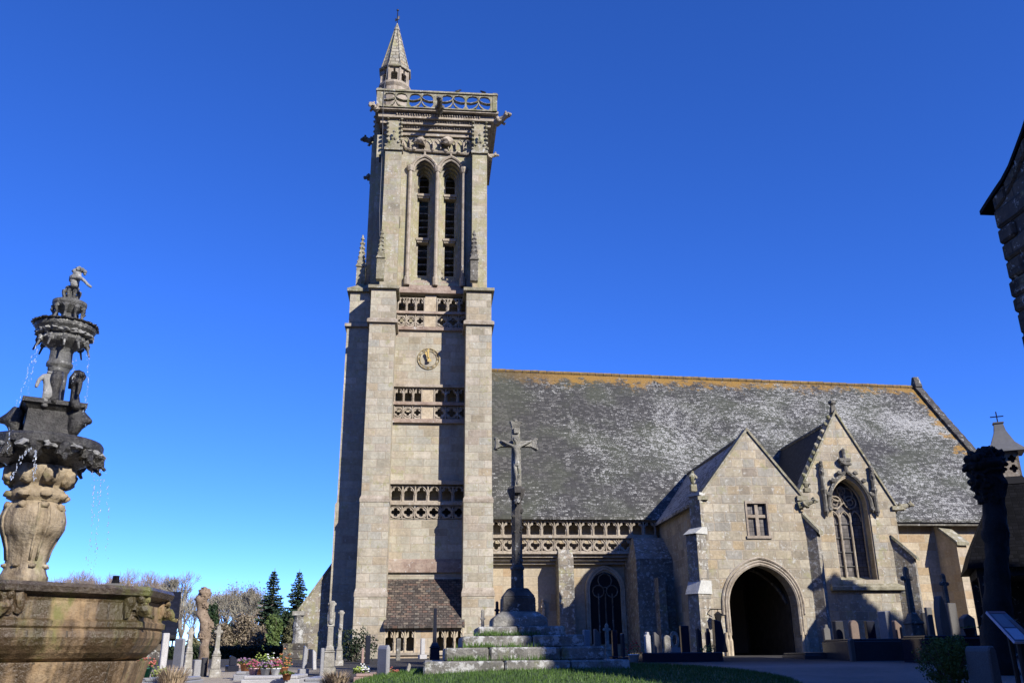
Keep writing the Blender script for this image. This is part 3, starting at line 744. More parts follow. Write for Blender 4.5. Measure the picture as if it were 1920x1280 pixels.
gargoyle((-3.2, 39.0, zt(270, 39)), (-1, -.1, .0), .5, .16, belfry, seed=5)
gargoyle((-3.2, 39.4, zt(333, 39)), (-1, -.1, .0), .25, .16, belfry, seed=6)
ps = MB(); ps.box(xt(747.5, 412, 38.2), xt(749.5, 412, 38.2)+.02, BY-.035, BY+.02, zt(425), zt(404)); part(ps, 'slit_window', 'dark', belfry)
ps = MB(); p_ = at(713, 305, 38.58); ps.box(p_.x-.035, p_.x+.035, 38.22, 38.26, p_.z-.2, p_.z+.2); part(ps, 'slit_window', 'dark', belfry)
# corner turret with spire
TX, TY = -2.3, 39.0
zl0, zl1 = zt(167, 39.0, 740), zt(141, 39.0, 740)
tu = MB(); tu.lathe([(.72, zpa), (.74, zl0-.28), (.84, zl0-.12), (.84, zl0)], TX, TY, 12)
part(tu, 'turret_base', 'trim', belfry)
tl = MB(); R8 = .74
for i in range(8):
    a = pi/8+i*pi/4; q0 = Vector((TX+R8*cos(a), TY+R8*sin(a))); q1 = Vector((TX+R8*cos(a+pi/4), TY+R8*sin(a+pi/4)))
    L = (q1-q0).length; d = (q1-q0)/L; nn = Vector((-d.y, d.x))
    fr = lambda u, dd, w, q0=q0, d=d, nn=nn: (q0.x+d.x*u+nn.x*dd, q0.y+d.y*u+nn.y*dd, w)
    tl.panel(rect(0, L, zl0, zl1), [tref(L/2, zl0+.1, L*.62, (zl1-zl0)*.82)], 0, .12, fr)
    tl.tube([(q0.x, q0.y, zl0), (q0.x, q0.y, zl1)], .05, 5)
part(tl, 'turret_lantern', 'trim', belfry)
zs1 = zt(47, 39.0, 745)
sp = MB(); sp.lathe([(.86, zl1), (.88, zl1+.1), (.74, zl1+.2), (.13, zs1-.42), (.17, zs1-.38), (.15, zs1-.3), (.02, zs1+.1)], TX, TY, 8, pi/8)
for i in range(8):
    a = pi/8+i*pi/4; sp.tube([(TX+.75*cos(a), TY+.75*sin(a), zl1+.2), (TX+.13*cos(a), TY+.13*sin(a), zs1-.42)], .035, 4)
part(sp, 'spire', stone('spire_ashlar', PAL, .42, .24, .03, .3, .3, .5, mcol=(.13, .11, .08), bumpk=.9), belfry)
wv = MB(); zz = zs1; wv.tube([(TX, TY, zz), (TX, TY, zz+.95)], .025, 5)
sx_ = .55
wv.add([(TX+(p[0]-TX)*sx_, *p[1:]) for p in [(TX-.22, TY, zz+.22), (TX+.18, TY+.05, zz+.42), (TX+.22, TY+.06, zz+.62), (TX+.1, TY+.02, zz+.6), (TX-.02, TY, zz+.38), (TX-.2, TY, zz+.42)] +
       [(TX-.22, TY+.03, zz+.22), (TX+.18, TY+.08, zz+.42), (TX+.22, TY+.09, zz+.62), (TX+.1, TY+.05, zz+.6), (TX-.02, TY+.03, zz+.38), (TX-.2, TY+.03, zz+.42)]],
       [(0, 1, 2, 3, 4, 5), (11, 10, 9, 8, 7, 6)]+[(i, (i+1) % 6, 6+(i+1) % 6, 6+i) for i in range(6)])
wv.blob((TX, TY, zz+.95), .07, 0); part(wv, 'weathercock', 'metal', belfry)
cb = MB(); cb.tube([(TX-.32, TY-.75, zl1+.2), (TX-.4, 37.3, zpb+.14), (TX-.42, 37.3, zpa), (TX-.4, 37.85, zt(280, 37.6)), (TX-.38, 37.58, zt(400, 37.6)), (TX-.2, 37.58, zt(520, 37.6))], .014, 4)
part(cb, 'lightning_cable', 'lead', belfry)
# ---- clock
cc = at(803.5, 671.5, 37.9); ck = MB(); R = .485
for i in range(12):
    a0 = 2*pi*i/12; 
    for rr, w in ((R, .02), (R*.78, .013)): 
        ck.tube([(cc.x+rr*sin(a0+t*pi/36), 37.965, cc.z+rr*cos(a0+t*pi/36)) for t in range(-3, 4)], w, 4)
    for q in (-.06, .06):
        ck.tube([(cc.x+R*.78*sin(a0+q), 37.965, cc.z+R*.78*cos(a0+q)), (cc.x+R*sin(a0+q*.9), 37.965, cc.z+R*cos(a0+q*.9))], .016, 4)
part(ck, 'clock_ring', plain('clock_iron', (.42, .34, .19), .6, .2), tower)
for L, wdt, ang, nm in ((.46, .035, radians(-3), 'clock_hand'), (.34, .05, radians(-24), 'clock_hand')):
    h_ = MB(); d = Vector((sin(ang), 0, cos(ang))); n_ = Vector((d.z, 0, -d.x)); c_ = Vector((cc.x, 37.86 - (.03 if L > .4 else 0), cc.z))
    pts = [c_-d*.17-n_*wdt*1.6, c_-d*.17+n_*wdt*1.6, c_+n_*wdt, c_+d*L*.6+n_*wdt, c_+d*L*.75+n_*wdt*1.4, c_+d*L, c_+d*L*.75-n_*wdt*1.4, c_+d*L*.6-n_*wdt, c_-n_*wdt]
    k = len(pts); h_.add(pts+[p+Vector((0, .02, 0)) for p in pts], [tuple(range(k)), tuple(range(2*k-1, k-1, -1))]+[(i, (i+1) % k, k+(i+1) % k, k+i) for i in range(k)])
    h_.tube([c_, c_+Vector((0, .14, 0))], .03, 6)
    part(h_, nm, 'gold', tower)
# ---- lean-to (old charnel house) between the buttresses
lx0, lx1 = -1.68, 1.44
zr, ze = zt(1085), at(800, 1174, 36.35).z
le = MB()
le.hexa([(lx0-.02, 36.28, ze-.05), (lx1+.02, 36.28, ze-.05), (lx1, 38, zr-.08), (lx0, 38, zr-.08), (lx0-.02, 36.28, ze+.05), (lx1+.02, 36.28, ze+.05), (lx1, 38, zr), (lx0, 38, zr)])
charnel = MB()
zf1 = ze-.06; zsl = at(800, 1222, 36.5).z
P1 = [xt(723+18*i, 1200, 36.5) for i in range(4)]
charnel.box(lx0, lx1, 36.5, 36.72, Z0, zsl); 
xm0, xm1 = xt(779, 1200, 36.5), xt(816, 1200, 36.5)
charnel.box(xm0, xm1, 36.5, 36.72, zsl, zf1); charnel.box(lx0, lx1, 37.6, 37.9, Z0, zf1)
cw_ = part(charnel, 'charnel_wall', 'stone_warm'); tag(cw_, 'low arcaded lean-to between the tower buttresses')
part(le, 'tile_roof', 'tile', cw_)
for xa_, xb_ in ((lx0, xm0), (xm1, lx1)):
    ar = MB(); row(ar, xa_, xb_, zsl, zf1, 3, 't', 36.5, 36.64); part(ar, 'arcade_tracery', 'trim_warm', cw_)
sm = MB(); sm.box(lx0, lx1, 36.42, 36.7, zsl-.1, zsl+.0); part(sm, 'sill', 'trim', cw_)
# ---- sloping wall west of the tower
ws = MB(); WSY = 38.45; wa, wb = at(564, 1141, WSY), at(622, 1061, WSY); wsl = (wb.z-wa.z)/(wb.x-wa.x); wtop = wa.z+wsl*(-2.9-wa.x)
ws.prism([(wa.x-.08, Z0), (-2.9, Z0), (-2.9, wtop), (wa.x, wa.z)], WSY, WSY+1.5, lambda u, d, w: (u, d, w))
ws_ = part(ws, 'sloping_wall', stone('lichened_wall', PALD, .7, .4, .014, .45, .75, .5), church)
cp = MB(); cp.hexa([(wa.x-.1, WSY-.06, wa.z-.15), (-2.9, WSY-.06, wtop), (-2.9, WSY+1.6, wtop), (wa.x-.1, WSY+1.6, wa.z-.15), (wa.x-.12, WSY-.06, wa.z-.03), (-2.9, WSY-.06, wtop+.13), (-2.9, WSY+1.6, wtop+.13), (wa.x-.12, WSY+1.6, wa.z-.03)])
part(cp, 'wall_coping', 'trim_lichen', ws_)
# ---- nave
EVY, EVZ = 38.3, zt(971, 38.3, 1060)
RY = 46.0; rzl, rzr = zt(695, RY, 921), zt(727, RY, 1722)
NX0, NX1 = -1.5, 27.45
nw = MB()
WYN = 39.0
zpar0, zpar1 = zt(1035.5, 38.4, 1060), zt(976, 38.4, 1060)
nw.box(2.5, 10.4, WYN, 53, Z0, zpar0); nw.box(2.5, 10.4, WYN-.02, 53, zpar0, EVZ-.15)
nw.box(10.4, NX1, 38.75, 53, Z0, EVZ-.12)
nave = part(nw, 'nave_wall', 'stone_warm')
# roof (two slopes, slightly uneven)
NR = 24
rf = MB()
def roof_grid(mb, x0, x1, y0, y1, zf, n=24, k=8, th=.12):
    vs = []; b = len(mb.v)
    for j in range(k+1):
        for i in range(n+1):
            x = x0+(x1-x0)*i/n; t = j/k
            vs.append(Vector((x, y0+(y1-y0)*t, zf(x, t))))
    N = len(vs); vs += [v-Vector((0, 0, th)) for v in vs]
    fs = [(j*(n+1)+i, j*(n+1)+i+1, (j+1)*(n+1)+i+1, (j+1)*(n+1)+i) for j in range(k) for i in range(n)]
    fs += [tuple(N+q for q in reversed(f)) for f in fs]
    rim = [i for i in range(n+1)]+[(j+1)*(n+1)-1 for j in range(1, k+1)]+[k*(n+1)+i for i in range(n-1, -1, -1)]+[j*(n+1) for j in range(k-1, 0, -1)]
    fs += [(rim[i], rim[(i+1) % len(rim)], N+rim[(i+1) % len(rim)], N+rim[i]) for i in range(len(rim))]
    mb.add(vs, fs)
def ridge_z(x): return rzl+(rzr-rzl)*(x-3)/(NX1-3)
def nz(x, t):
    e = EVZ+(.06 if x < 10 else .0)
    return e+(ridge_z(x)-e)*t + .06*noise.noise(Vector((x*.35, t*4, 1)))*sin(pi*t)**.5 - .28*sin(pi*min(1, t*1.0))*.6
roof_grid(rf, NX0, NX1, EVY-.1, RY, nz, 40, 12)
roof_grid(rf, NX0, NX1, 53.7, RY, nz, 20, 6)
roof = part(rf, 'nave_roof', 'slate', nave, smooth=False)
rc = MB()
for i in range(56):
    x = 2.2+(NX1-2.2)*i/56; z = ridge_z(x)+.01+.03*noise.noise(Vector((x, 0, 0)))
    rc.tube([(x, RY, z), (x+.43, RY, z)], .12, 6)
part(rc, 'ridge_tiles', rock('ochre_ridge', (.10, .08, .05), (.2, .13, .05), (.3, .2, .06), 4), roof)
vc = MB()
for i in range(34):
    t = i/34; t2 = (i+.93)/34
    p0, p1 = Vector((NX1-.1, EVY+(RY-EVY)*t, nz(NX1, t))), Vector((NX1-.1, EVY+(RY-EVY)*t2, nz(NX1, t2)))
    a, b = Vector((0, 0, -.1)), Vector((.4, 0, 0)); c_ = Vector((0, -.02, .25 if i % 2 else .22))
    vc.hexa([p0+a, p0+a+b, p1+a+b, p1+a, p0+c_, p0+b+c_, p1+b+c_, p1+c_])
vc.hexa([(NX1-.1, RY-.3, rzr), (NX1+.3, RY-.3, rzr), (NX1+.3, RY+.3, rzr), (NX1-.1, RY+.3, rzr), (NX1-.05, RY-.1, rzr+.62), (NX1+.25, RY-.1, rzr+.62), (NX1+.25, RY+.1, rzr+.62), (NX1-.05, RY+.1, rzr+.62)])
part(vc, 'gable_coping', 'shaft_stone', roof)
eg = MB(); eg.prism([(38.75, EVZ-.2), (53, EVZ-.2), (RY, rzr-.1)], NX1-.5, NX1+.05, lambda u, d, w: (d, u, w)); part(eg, 'east_gable', 'stone_rough', nave)
# dark strip added under the eaves for their shadow line
ev = MB(); ev.box(10.4, NX1-.1, 38.3, 38.8, EVZ-.26, EVZ-.12); part(ev, 'eaves_shadow_strip', 'trim_dark', nave)
# pierced parapet of the aisle
n1, n2, n3 = MB(), MB(), MB()
nx0, nx1 = 2.58, 9.9
zq = zt(1005, 38.4, 1060)
row(n1, nx0, nx1, zq+.03, zpar1, 13, 't', 38.4, 38.54); part(n1, 'trefoil_parapet', 'trim', nave)
row(n2, nx0, nx1, zpar0+.05, zq-.08, 13, 'q', 38.4, 38.54); part(n2, 'quatrefoil_parapet', 'trim', nave)
n3.box(nx0, nx1, 38.28, 38.6, zq-.08, zq+.03); n3.box(nx0, nx1, 38.3, 39.1, zpar0-.06, zpar0+.05)
n3.box(nx0, nx1, 38.34, 38.56, zpar1, zpar1+.05)
for k, (o_, hh) in enumerate(((.55, .12), (.38, .12), (.22, .12))):
    n3.box(nx0, nx1, WYN-o_, WYN+.05, zpar0-.06-(k+1)*.13, zpar0-.08-k*.13)
part(n3, 'cornice', 'trim', nave)
# aisle buttress
bx_a, bx_b = xt(1051, 1100, 38.0), xt(1076, 1100, 38.0)
ab = MB(); ab.box(bx_a-.06, bx_b+.02, 38.0, 39.05, Z0, zt(1046, 38, 1060)); ab.hexa([(bx_a-.06, 38.0, zt(1046, 38, 1060)), (bx_b+.02, 38.0, zt(1046, 38, 1060)), (bx_b+.02, 39, zt(1046, 38, 1060)), (bx_a-.06, 39, zt(1046, 38, 1060)), (bx_a-.02, 38.3, zpar0+.12), (bx_b, 38.3, zpar0+.12), (bx_b, 39, zpar0+.12), (bx_a-.02, 39, zpar0+.12)])
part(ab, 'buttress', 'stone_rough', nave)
# blind arched window of the aisle
wx = xt(1135, 1120, WYN); wz0 = 1.9
aw = MB()
for hw, d0, d1 in ((.82, -.05, .03), (.72, -.02, .04)):
    aw.tube([(u, WYN+d0, v) for u, v in arch(wx, hw, wz0, zt(1105, WYN, 1135), zt(1064, WYN, 1135)+hw-.75, 8)[1:]+[(wx-hw, wz0)]], .07, 5)
wg = MB(); wg.panel(arch(wx, .66, wz0, zt(1105, WYN, 1135), zt(1072, WYN, 1135)), [], WYN-.03, WYN+.02); 
awo = part(aw, 'window_frame', 'trim_warm', nave); part(wg, 'window_glass', 'dark', awo)
wt = MB()
for dx in (-.3, 0, .3): wt.tube([(wx+dx, WYN-.05, wz0), (wx+dx, WYN-.05, zt(1112, WYN, 1135))], .035, 4)
for cx, r in ((-.3, .25), (.3, .25), (0, .3)): wt.tube([(wx+cx+r*cos(a*pi/5), WYN-.05, zt(1108 if cx else 1088, WYN, 1135)+r*sin(a*pi/5)) for a in range(11)], .03, 4)
part(wt, 'window_tracery', 'trim_dark', awo)  # dark trim used here to deepen the shade on this window
# little niche pinnacles on the wall
for px, y0_, y1_ in ((1018.5, 1160, 1122), (1003, 1158, 1120)):
    mb = MB(); a = at(px, y0_, WYN-.1); z1_ = zt(y1_, WYN, px); mb.box(a.x-.06, a.x+.06, WYN-.15, WYN, a.z, z1_-.35); mb.frust(a.x, WYN-.08, .09, .09, z1_-.35, .02, .02, z1_)
    crockets(mb, (a.x, WYN-.13, z1_-.4), (a.x, WYN-.13, z1_), 3, .07); part(mb, 'niche_pinnacle', 'trim_warm', nave)
# stair turret in the angle between porch and aisle
st = MB()
sx0, sx1 = xt(1195, 1100, 36.6), xt(1268, 1100, 36.6)
st.hexa([(sx0, 36.6, Z0), (sx1, 36.6, Z0), (sx1, 39.2, Z0), (sx0, 39.2, Z0), (sx0+.02, 36.65, 5.2), (sx1, 36.65, 5.2), (sx1, 39.2, 5.2), (sx0+.02, 39.2, 5.2)])
st.hexa([(sx0+.02, 36.65, 5.2), (sx1, 36.65, 5.2), (sx1, 39.2, 5.2), (sx0+.02, 39.2, 5.2), (sx0+.25, 38.0, 6.2), (sx1, 38.0, 6.2), (sx1, 39.2, 6.2), (sx0+.25, 39.2, 6.2)])
st.box(sx0+.7, sx0+1.0, 35.9, 36.7, Z0, 4.4)
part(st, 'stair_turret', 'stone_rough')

# ---- porch
PY = 32.2; px0, px1 = 10.06, 14.0; pcx = 12.1
pez = zt(926, PY, 1322); paz = zt(808, PY, 1400)
acx, ahw = xt(1433, 1150, PY), 1.30
azs, aza = zt(1135, PY, 1433), zt(1058, PY, 1433)
pw = MB()
hole = arch(acx, ahw, Z0-.0, azs, aza, 12)
wlx, wrx, wzb, wzt = xt(1400, 975, PY), xt(1441, 975, PY), zt(1004, PY, 1420), zt(941, PY, 1420)
outer = [(px0, Z0), (acx-ahw, Z0)]+[p for p in hole if p[1] > Z0+.01][::-1]+[(acx+ahw, Z0), (px1, Z0), (px1, pez), (pcx, paz), (px0+.1, pez)]
# hole path reversed runs from left spring over the apex to the right spring
hp = [p for p in hole if p[1] > Z0+.01]
lefts = [p for p in hp if p[0] <= acx+1e-4]; rights = [p for p in hp if p[0] > acx+1e-4]
lefts.sort(key=lambda p: p[1]); rights.sort(key=lambda p: -p[1])
outer = [(px0, Z0), (acx-ahw, Z0)]+lefts+rights+[(acx+ahw, Z0), (px1, Z0), (px1, pez), (pcx, paz), (px0+.1, pez)]
pw.panel(outer, [rect(wlx, wrx, wzb, wzt)], PY, PY+.7)
pw.box(px0, px0+.6, PY+.7, 39, Z0, pez-.05); pw.box(px1-.6, px1, PY+.7, 39, Z0, pez-.05)
pw.box(px0+.6, px1-.6, 37.6, 38.2, Z0, pez-.5)
pw.box(px0+.6, px1-.6, PY+.7, 37.6, aza+.35, aza+.5)
porch = part(pw, 'porch', 'stone_porch'); tag(porch, 'gabled entrance porch with pointed archway')
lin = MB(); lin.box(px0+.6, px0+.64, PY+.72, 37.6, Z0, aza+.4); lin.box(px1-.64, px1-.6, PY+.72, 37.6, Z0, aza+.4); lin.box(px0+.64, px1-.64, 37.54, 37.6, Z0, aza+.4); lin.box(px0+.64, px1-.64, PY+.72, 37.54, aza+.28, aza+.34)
part(lin, 'porch_shade_lining', rock('shade_dark_interior_stone', (.03, .026, .02), (.05, .043, .034), (.075, .066, .054), 3), porch)  # dark lining puts the shade inside the porch into the stone colour
# arch mouldings
am = MB()
for k, (hw, d) in enumerate(((ahw+.02, .0), (ahw+.10, -.04), (ahw+.20, -.02))):
    am.tube([(u, PY+d, v) for u, v in [(acx+hw, Z0+.9 if k < 2 else azs-.3)]+arch_line(acx, hw, azs, aza+(hw-ahw)*1.25, 12)+[(acx-hw, Z0+.9 if k < 2 else azs-.3)]], (.065, .04, .05)[k], 6)
part(am, 'arch_moulding', 'trim', porch)
for s in (-1, 1):
    ab2 = MB()
    for dx in (.04, .17): ab2.lathe([(.09, Z0), (.09, Z0+.7), (.06, Z0+.8), (.05, Z0+1.0)], acx+s*(ahw+dx), PY-.02, 8)
    part(ab2, 'column_base', 'trim_warm', porch)
# inner vault ribs and notice boards in the dark
vr = MB()
for s in (-1, 1): vr.tube([(acx+s*1.25*cos(t*pi/16), PY+.9+2.2*t/8, azs+.1+(aza+.1-azs)*sin(t*pi/16)) for t in range(9)], .07, 6)
part(vr, 'vault_rib', 'trim_dark', porch)
nb = MB(); nb.box(acx-1.25, acx-.95, 37.5, 37.58, 2.5, 3.2); part(nb, 'notice_board', plain('faded_board', (.35, .30, .24), .7), porch)
nd = MB(); nd.box(acx+.5, acx+1.15, 37.45, 37.55, 1.5, 4.0); part(nd, 'inner_door', plain('dull_door', (.12, .10, .08), .7), porch)
# window
wf = MB()
wf.box(wlx-.02, wlx+.05, PY-.03, PY+.3, wzb-.05, wzt+.05); wf.box(wrx-.05, wrx+.02, PY-.03, PY+.3, wzb-.05, wzt+.05)
wf.box(wlx+.05, wrx-.05, PY-.03, PY+.3, wzt-.05, wzt+.03); wf.box(wlx-.06, wrx+.06, PY-.06, PY+.3, wzb-.1, wzb-.0)
mx, mz = (wlx+wrx)/2, wzb+(wzt-wzb)*.58
wf.box(mx-.06, mx+.06, PY+.03, PY+.28, wzb, wzt); wf.box(wlx, wrx, PY+.035, PY+.275, mz-.05, mz+.06)
wfo = part(wf, 'window_frame', rock('brownish_window_stone', (.22, .17, .125), (.32, .265, .205), (.40, .34, .275), 3), porch)
wg = MB(); wg.box(wlx, wrx, PY+.12, PY+.16, wzb, wzt); part(wg, 'window_pane', 'glass', wfo)
# roof
pr_ = MB()
slope = (paz-pez)/(pcx-px0)
def slab2(mb, x0, z0, x1, z1, y0, y1, y1r, th):
    """roof slab from eave (x0,z0) to ridge (x1,z1); eave ends at y1, ridge at y1r"""
    mb.hexa([(x0, y0, z0-th), (x1, y0, z1-th), (x1, y1r, z1-th), (x0, y1, z0-th), (x0, y0, z0), (x1, y0, z1), (x1, y1r, z1), (x0, y1, z0)])
def nave_y(z): return EVY+(z-EVZ)/(rzl-EVZ)*(RY-EVY)
yb_e, yb_r = nave_y(pez)+.6, nave_y(paz-.2)+.5
slab2(pr_, px0-.22, pez-.25, pcx, paz-.12, PY+.3, yb_e, yb_r, .12)
pr2 = MB(); 
slab2(pr_, px1+.22, pez-.25, pcx, paz-.124, PY+.3, yb_e, yb_r, .12)
part(pr_, 'porch_roof', 'slate_porch', porch)
rt = MB(); rt.tube([(pcx, PY+.4, paz-.1), (pcx, yb_r-.4, paz-.12)], .09, 6); part(rt, 'ridge_tiles', 'trim_dark', porch)
pc = MB()
for (xa, za), (xb, zb) in (((px0+.02, pez-.1), (pcx, paz)), ((px1+.02, pez-.12), (pcx, paz-.003))):
    pc.hexa([(xa, PY-.06, za), (xb, PY-.06, zb), (xb, PY+.5, zb), (xa, PY+.5, za), (xa, PY-.06, za+.13), (xb, PY-.06, zb+.14), (xb, PY+.5, zb+.14), (xa, PY+.5, za+.13)])
for x in (px0-.12, px1-.22): pc.box(x, x+.4, PY-.1, PY+.55, pez-.22, pez-.05)
part(pc, 'gable_coping', 'trim_lichen', porch)
def finial_statue(x, y, z, h, parent, seed):
    mb = MB(); mb.box(x-.11, x+.11, y-.11, y+.11, z, z+h*.3)
    v, f = skin_mesh([(x, y, z+h*.3, .1), (x, y, z+h*.55, (.13, .1)), (x, y, z+h*.75, (.12, .09)), (x, y, z+h*.83, .05), (x+.02, y-.02, z+h*.93, .075), (x-.15, y-.03, z+h*.62, .04), (x+.15, y-.06, z+h*.62, .04), (x+.08, y-.16, z+h*.55, .035)],
                      [(0, 1), (1, 2), (2, 3), (3, 4), (2, 5), (2, 6), (6, 7)])
    mb.add(v, f); return part(mb, 'finial_statue', 'trim_lichen', parent)
a = at(1301, 918, PY+.1); finial_statue(a.x, PY+.15, a.z-.05, .85, porch, 1)
a = at(1513, 922, PY+.1); finial_statue(a.x+.02, PY+.15, a.z, .5, porch, 2)
gargoyle(at(1497, 947, PY-.02), (1, -.35, .12), .62, .12, porch, 'trim_lichen', seed=8)
# south-west corner buttress (set diagonally) and south-east one
def diag_buttress(cx, cy, dirx, diry, w, L0, L1, zlow, ztop, zmid, mat, parent, capmat='trim_lichen'):
    d = Vector((dirx, diry, 0)).normalized(); s = Vector((-d.y, d.x, 0)); c_ = Vector((cx, cy, 0)); mb = MB()
    def blk(La, Lb, za, zb, mb=mb, ww=w):
        P = []
        for L_, z in ((La, za), (Lb, zb)):
            a = c_-d*.5; P += [a-s*ww/2+Vector((0, 0, z)), c_+d*L_-s*ww/2+Vector((0, 0, z)), c_+d*L_+s*ww/2+Vector((0, 0, z)), a+s*ww/2+Vector((0, 0, z))]
        mb.hexa(P)
    blk(L0, L0, Z0, zmid)
    if zmid < ztop: blk(L1, L1, zmid, ztop)
    o = part(mb, 'buttress', mat, parent)
    cp = MB()
    if zmid < ztop: blk(L0+.05, L1, zmid-.02, zmid+.42, cp, w+.06); 
    blk((L1 if zmid < ztop else L0)+.08, .05, ztop-.03, ztop+.16 if 0 else ztop+.06, cp, w+.1)
    blk((L1 if zmid < ztop else L0)+.05, .0, ztop+.06, ztop+.95, cp, w+.02)
    part(cp, 'buttress_weathering', capmat, o)
    return o
pzm, pzt = zt(1112, PY, 1310), zt(1000, PY, 1310)
def sw_buttress():
    d = Vector((-1, -.62, 0)).normalized(); s = Vector((-d.y, d.x, 0)); c_ = Vector((px0+.05, PY+.28, 0)); mb = MB(); w = .52
    def blk(mb, La, Lb, za, zb, ww=w):
        P = []
        for L_, z in ((La, za), (Lb, zb)):
            a = c_-d*.4; P += [a-s*ww/2+Vector((0, 0, z)), c_+d*L_-s*ww/2+Vector((0, 0, z)), c_+d*L_+s*ww/2+Vector((0, 0, z)), a+s*ww/2+Vector((0, 0, z))]
        mb.hexa(P)
    blk(mb, .75, .75, Z0, pzm); blk(mb, .62, .62, pzm, pzt); blk(mb, .3, .3, pzt, pez-.05)
    o = part(mb, 'buttress', 'stone_rough', porch); cp = MB()
    mw_ = rock('pale_lichen_slab', (.42, .42, .39), (.5, .5, .47), (.58, .58, .55), 4)
    for q_ in ((.82, .60, pzm-.02, pzm+.45, w+.08), (.72, .3, pzt-.02, pzt+.24, w+.08), (.34, .34, pez-.05, pez+.05, w+.1)): cp = MB(); blk(cp, *q_); part(cp, 'buttress_weathering', mw_, o)
sw_buttress()
def raked_buttress(base, d, w, L, z_out, z_in, parent, mat='stone_rough', cap='trim_lichen'):
    d = Vector(d).normalized(); s = Vector((-d.y, d.x, 0)); b_ = Vector(base); mb = MB()
    def q(u, v, z): p = b_+d*u+s*v; return (p.x, p.y, z)
    mb.hexa([q(-.5, -w/2, Z0), q(L, -w/2, Z0), q(L, w/2, Z0), q(-.5, w/2, Z0), q(-.5, -w/2, z_out), q(L, -w/2, z_out), q(L, w/2, z_out), q(-.5, w/2, z_out)])
    mb.hexa([q(-.5, -w/2, z_out), q(L, -w/2, z_out), q(L, w/2, z_out), q(-.5, w/2, z_out), q(-.5, -w/2, z_in), q(0, -w/2, z_in), q(0, w/2, z_in), q(-.5, w/2, z_in)])
    o = part(mb, 'buttress', mat, parent); c = MB(); t = .07
    c.hexa([q(L+.12, -w/2-t, z_out-.08), q(L+.12, w/2+t, z_out-.08), q(-.02, w/2+t, z_in-.02), q(-.02, -w/2-t, z_in-.02), q(L+.12, -w/2-t, z_out+.07), q(L+.12, w/2+t, z_out+.07), q(-.02, w/2+t, z_in+.13), q(-.02, -w/2-t, z_in+.13)])
    part(c, 'buttress_weathering', cap, o); return o
raked_buttress((px1-.05, PY+.3, 0), (.75, -.66, 0), .40, .62, zt(999, PY, 1540), zt(955, PY, 1512), porch)
lt = MB(); a = at(1337, 1142, PY); lt.tube([(a.x-.12, PY, a.z), (a.x-.12, PY-.35, a.z), (a.x+.2, PY-.35, a.z)], .02, 4); lt.tube([(a.x+.05, PY-.35, a.z), (a.x+.05, PY-.35, a.z-.15)], .012, 4)
lt.frust(a.x+.05, PY-.35, .07, .07, a.z-.45, .11, .11, a.z-.18); lt.frust(a.x+.05, PY-.35, .12, .12, a.z-.18, .02, .02, a.z-.08); part(lt, 'lantern', 'metal', porch)

# ---- chapel
CY = 35.6; ccx = xt(1568, 800, CY)+.02; ce = zt(945, CY, 1690); ca = zt(775, CY, 1569); chw = 2.28
cx0, cx1 = ccx-chw, ccx+chw-.22
gx, ghw = xt(1601, 1000, CY), .82
gz0, gzs, gza = zt(1086, CY, 1605), zt(945, CY, 1600), zt(893, CY, 1600)
cwm = MB()
cwm.panel([(cx0, Z0), (cx1, Z0), (cx1, ce), (ccx, ca), (cx0, ce)], [arch(gx, ghw, gz0, gzs, gza, 10)], CY, CY+.85)
cwm.box(cx0, cx0+.5, CY+.85, 39, Z0, ce); cwm.box(cx1-.5, cx1, CY+.85, 39, Z0, ce)
chapel = part(cwm, 'chapel', 'stone_porch'); tag(chapel, 'taller gabled chapel with traceried pointed window')
cm = MB()
for k, hw in enumerate((ghw-.05, ghw-.09)):
    o_ = arch(gx, hw+.08, gz0-.1, gzs, gza+(hw-ghw+.1)*1.2, 10); i_ = arch(gx, hw, gz0, gzs, gza+(hw-ghw)*1.2, 10)
    cm.panel(o_, [i_], CY+.05+k*.5, CY+.13+k*.5)
cwo = part(cm, 'window_frame', 'trim_warm', chapel)
gl = MB(); gl.panel(arch(gx, ghw-.03, gz0, gzs, gza-.1, 10), [], CY+.72, CY+.76); part(gl, 'window_glass', 'glass', cwo)
tr = MB(); iw = ghw-.1; ty = CY+.64
zh = gz0+(gzs-gz0)*.80
for f_ in (-1/3, 1/3): tr.tube([(gx+iw*f_, ty, gz0), (gx+iw*f_, ty, zh+.35)], .045, 6)
for k in range(3):
    c_ = gx+iw*(k-1)*2/3; tr.tube([(u, ty, v) for u, v in arch_line(c_, iw/3, zh, zh+.42, 5)], .035, 5)
def arcpts(cx, cz, r, a0, a1, n=10): return [(cx+r*cos(radians(a0+(a1-a0)*i/n)), ty, cz+r*sin(radians(a0+(a1-a0)*i/n))) for i in range(n+1)]
zc_ = gzs+.18
for s in (-1, 1):
    tr.tube(arcpts(gx+s*iw*.46, zc_, .26, 0, 360, 14), .035, 5); tr.tube(arcpts(gx+s*iw*.28, zc_+.34, .28, 90+s*80, 90-s*200, 12), .035, 5)
    tr.tube(arcpts(gx+s*iw*.46, zc_, .13, 0, 360, 8), .02, 4)
tr.tube([(gx-.3, ty, zc_-.3), (gx+.05, ty, zc_), (gx-.1, ty, zc_+.3), (gx+.02, ty, zc_+.7)], .035, 5)
tr.tube([(gx+.3, ty, zc_-.3), (gx+.05, ty, zc_-.05), (gx+.12, ty, zc_+.3)], .035, 5); tr.tube(arcpts(gx, zc_+.5, .17, 0, 360, 10), .03, 4)
part(tr, 'window_tracery', 'trim', cwo)
bars = MB()
for k in range(1, 5): z = gz0+(zh-gz0)*k/4.2; bars.tube([(gx-iw, ty+.03, z), (gx+iw, ty+.03, z)], .018, 4)
part(bars, 'window_bar', 'lead', cwo)
hm = MB(); hm.tube([(u, CY-.06, v) for u, v in arch_line(gx, ghw+.1, gzs-.15, gza+.2, 12)], .08, 6)
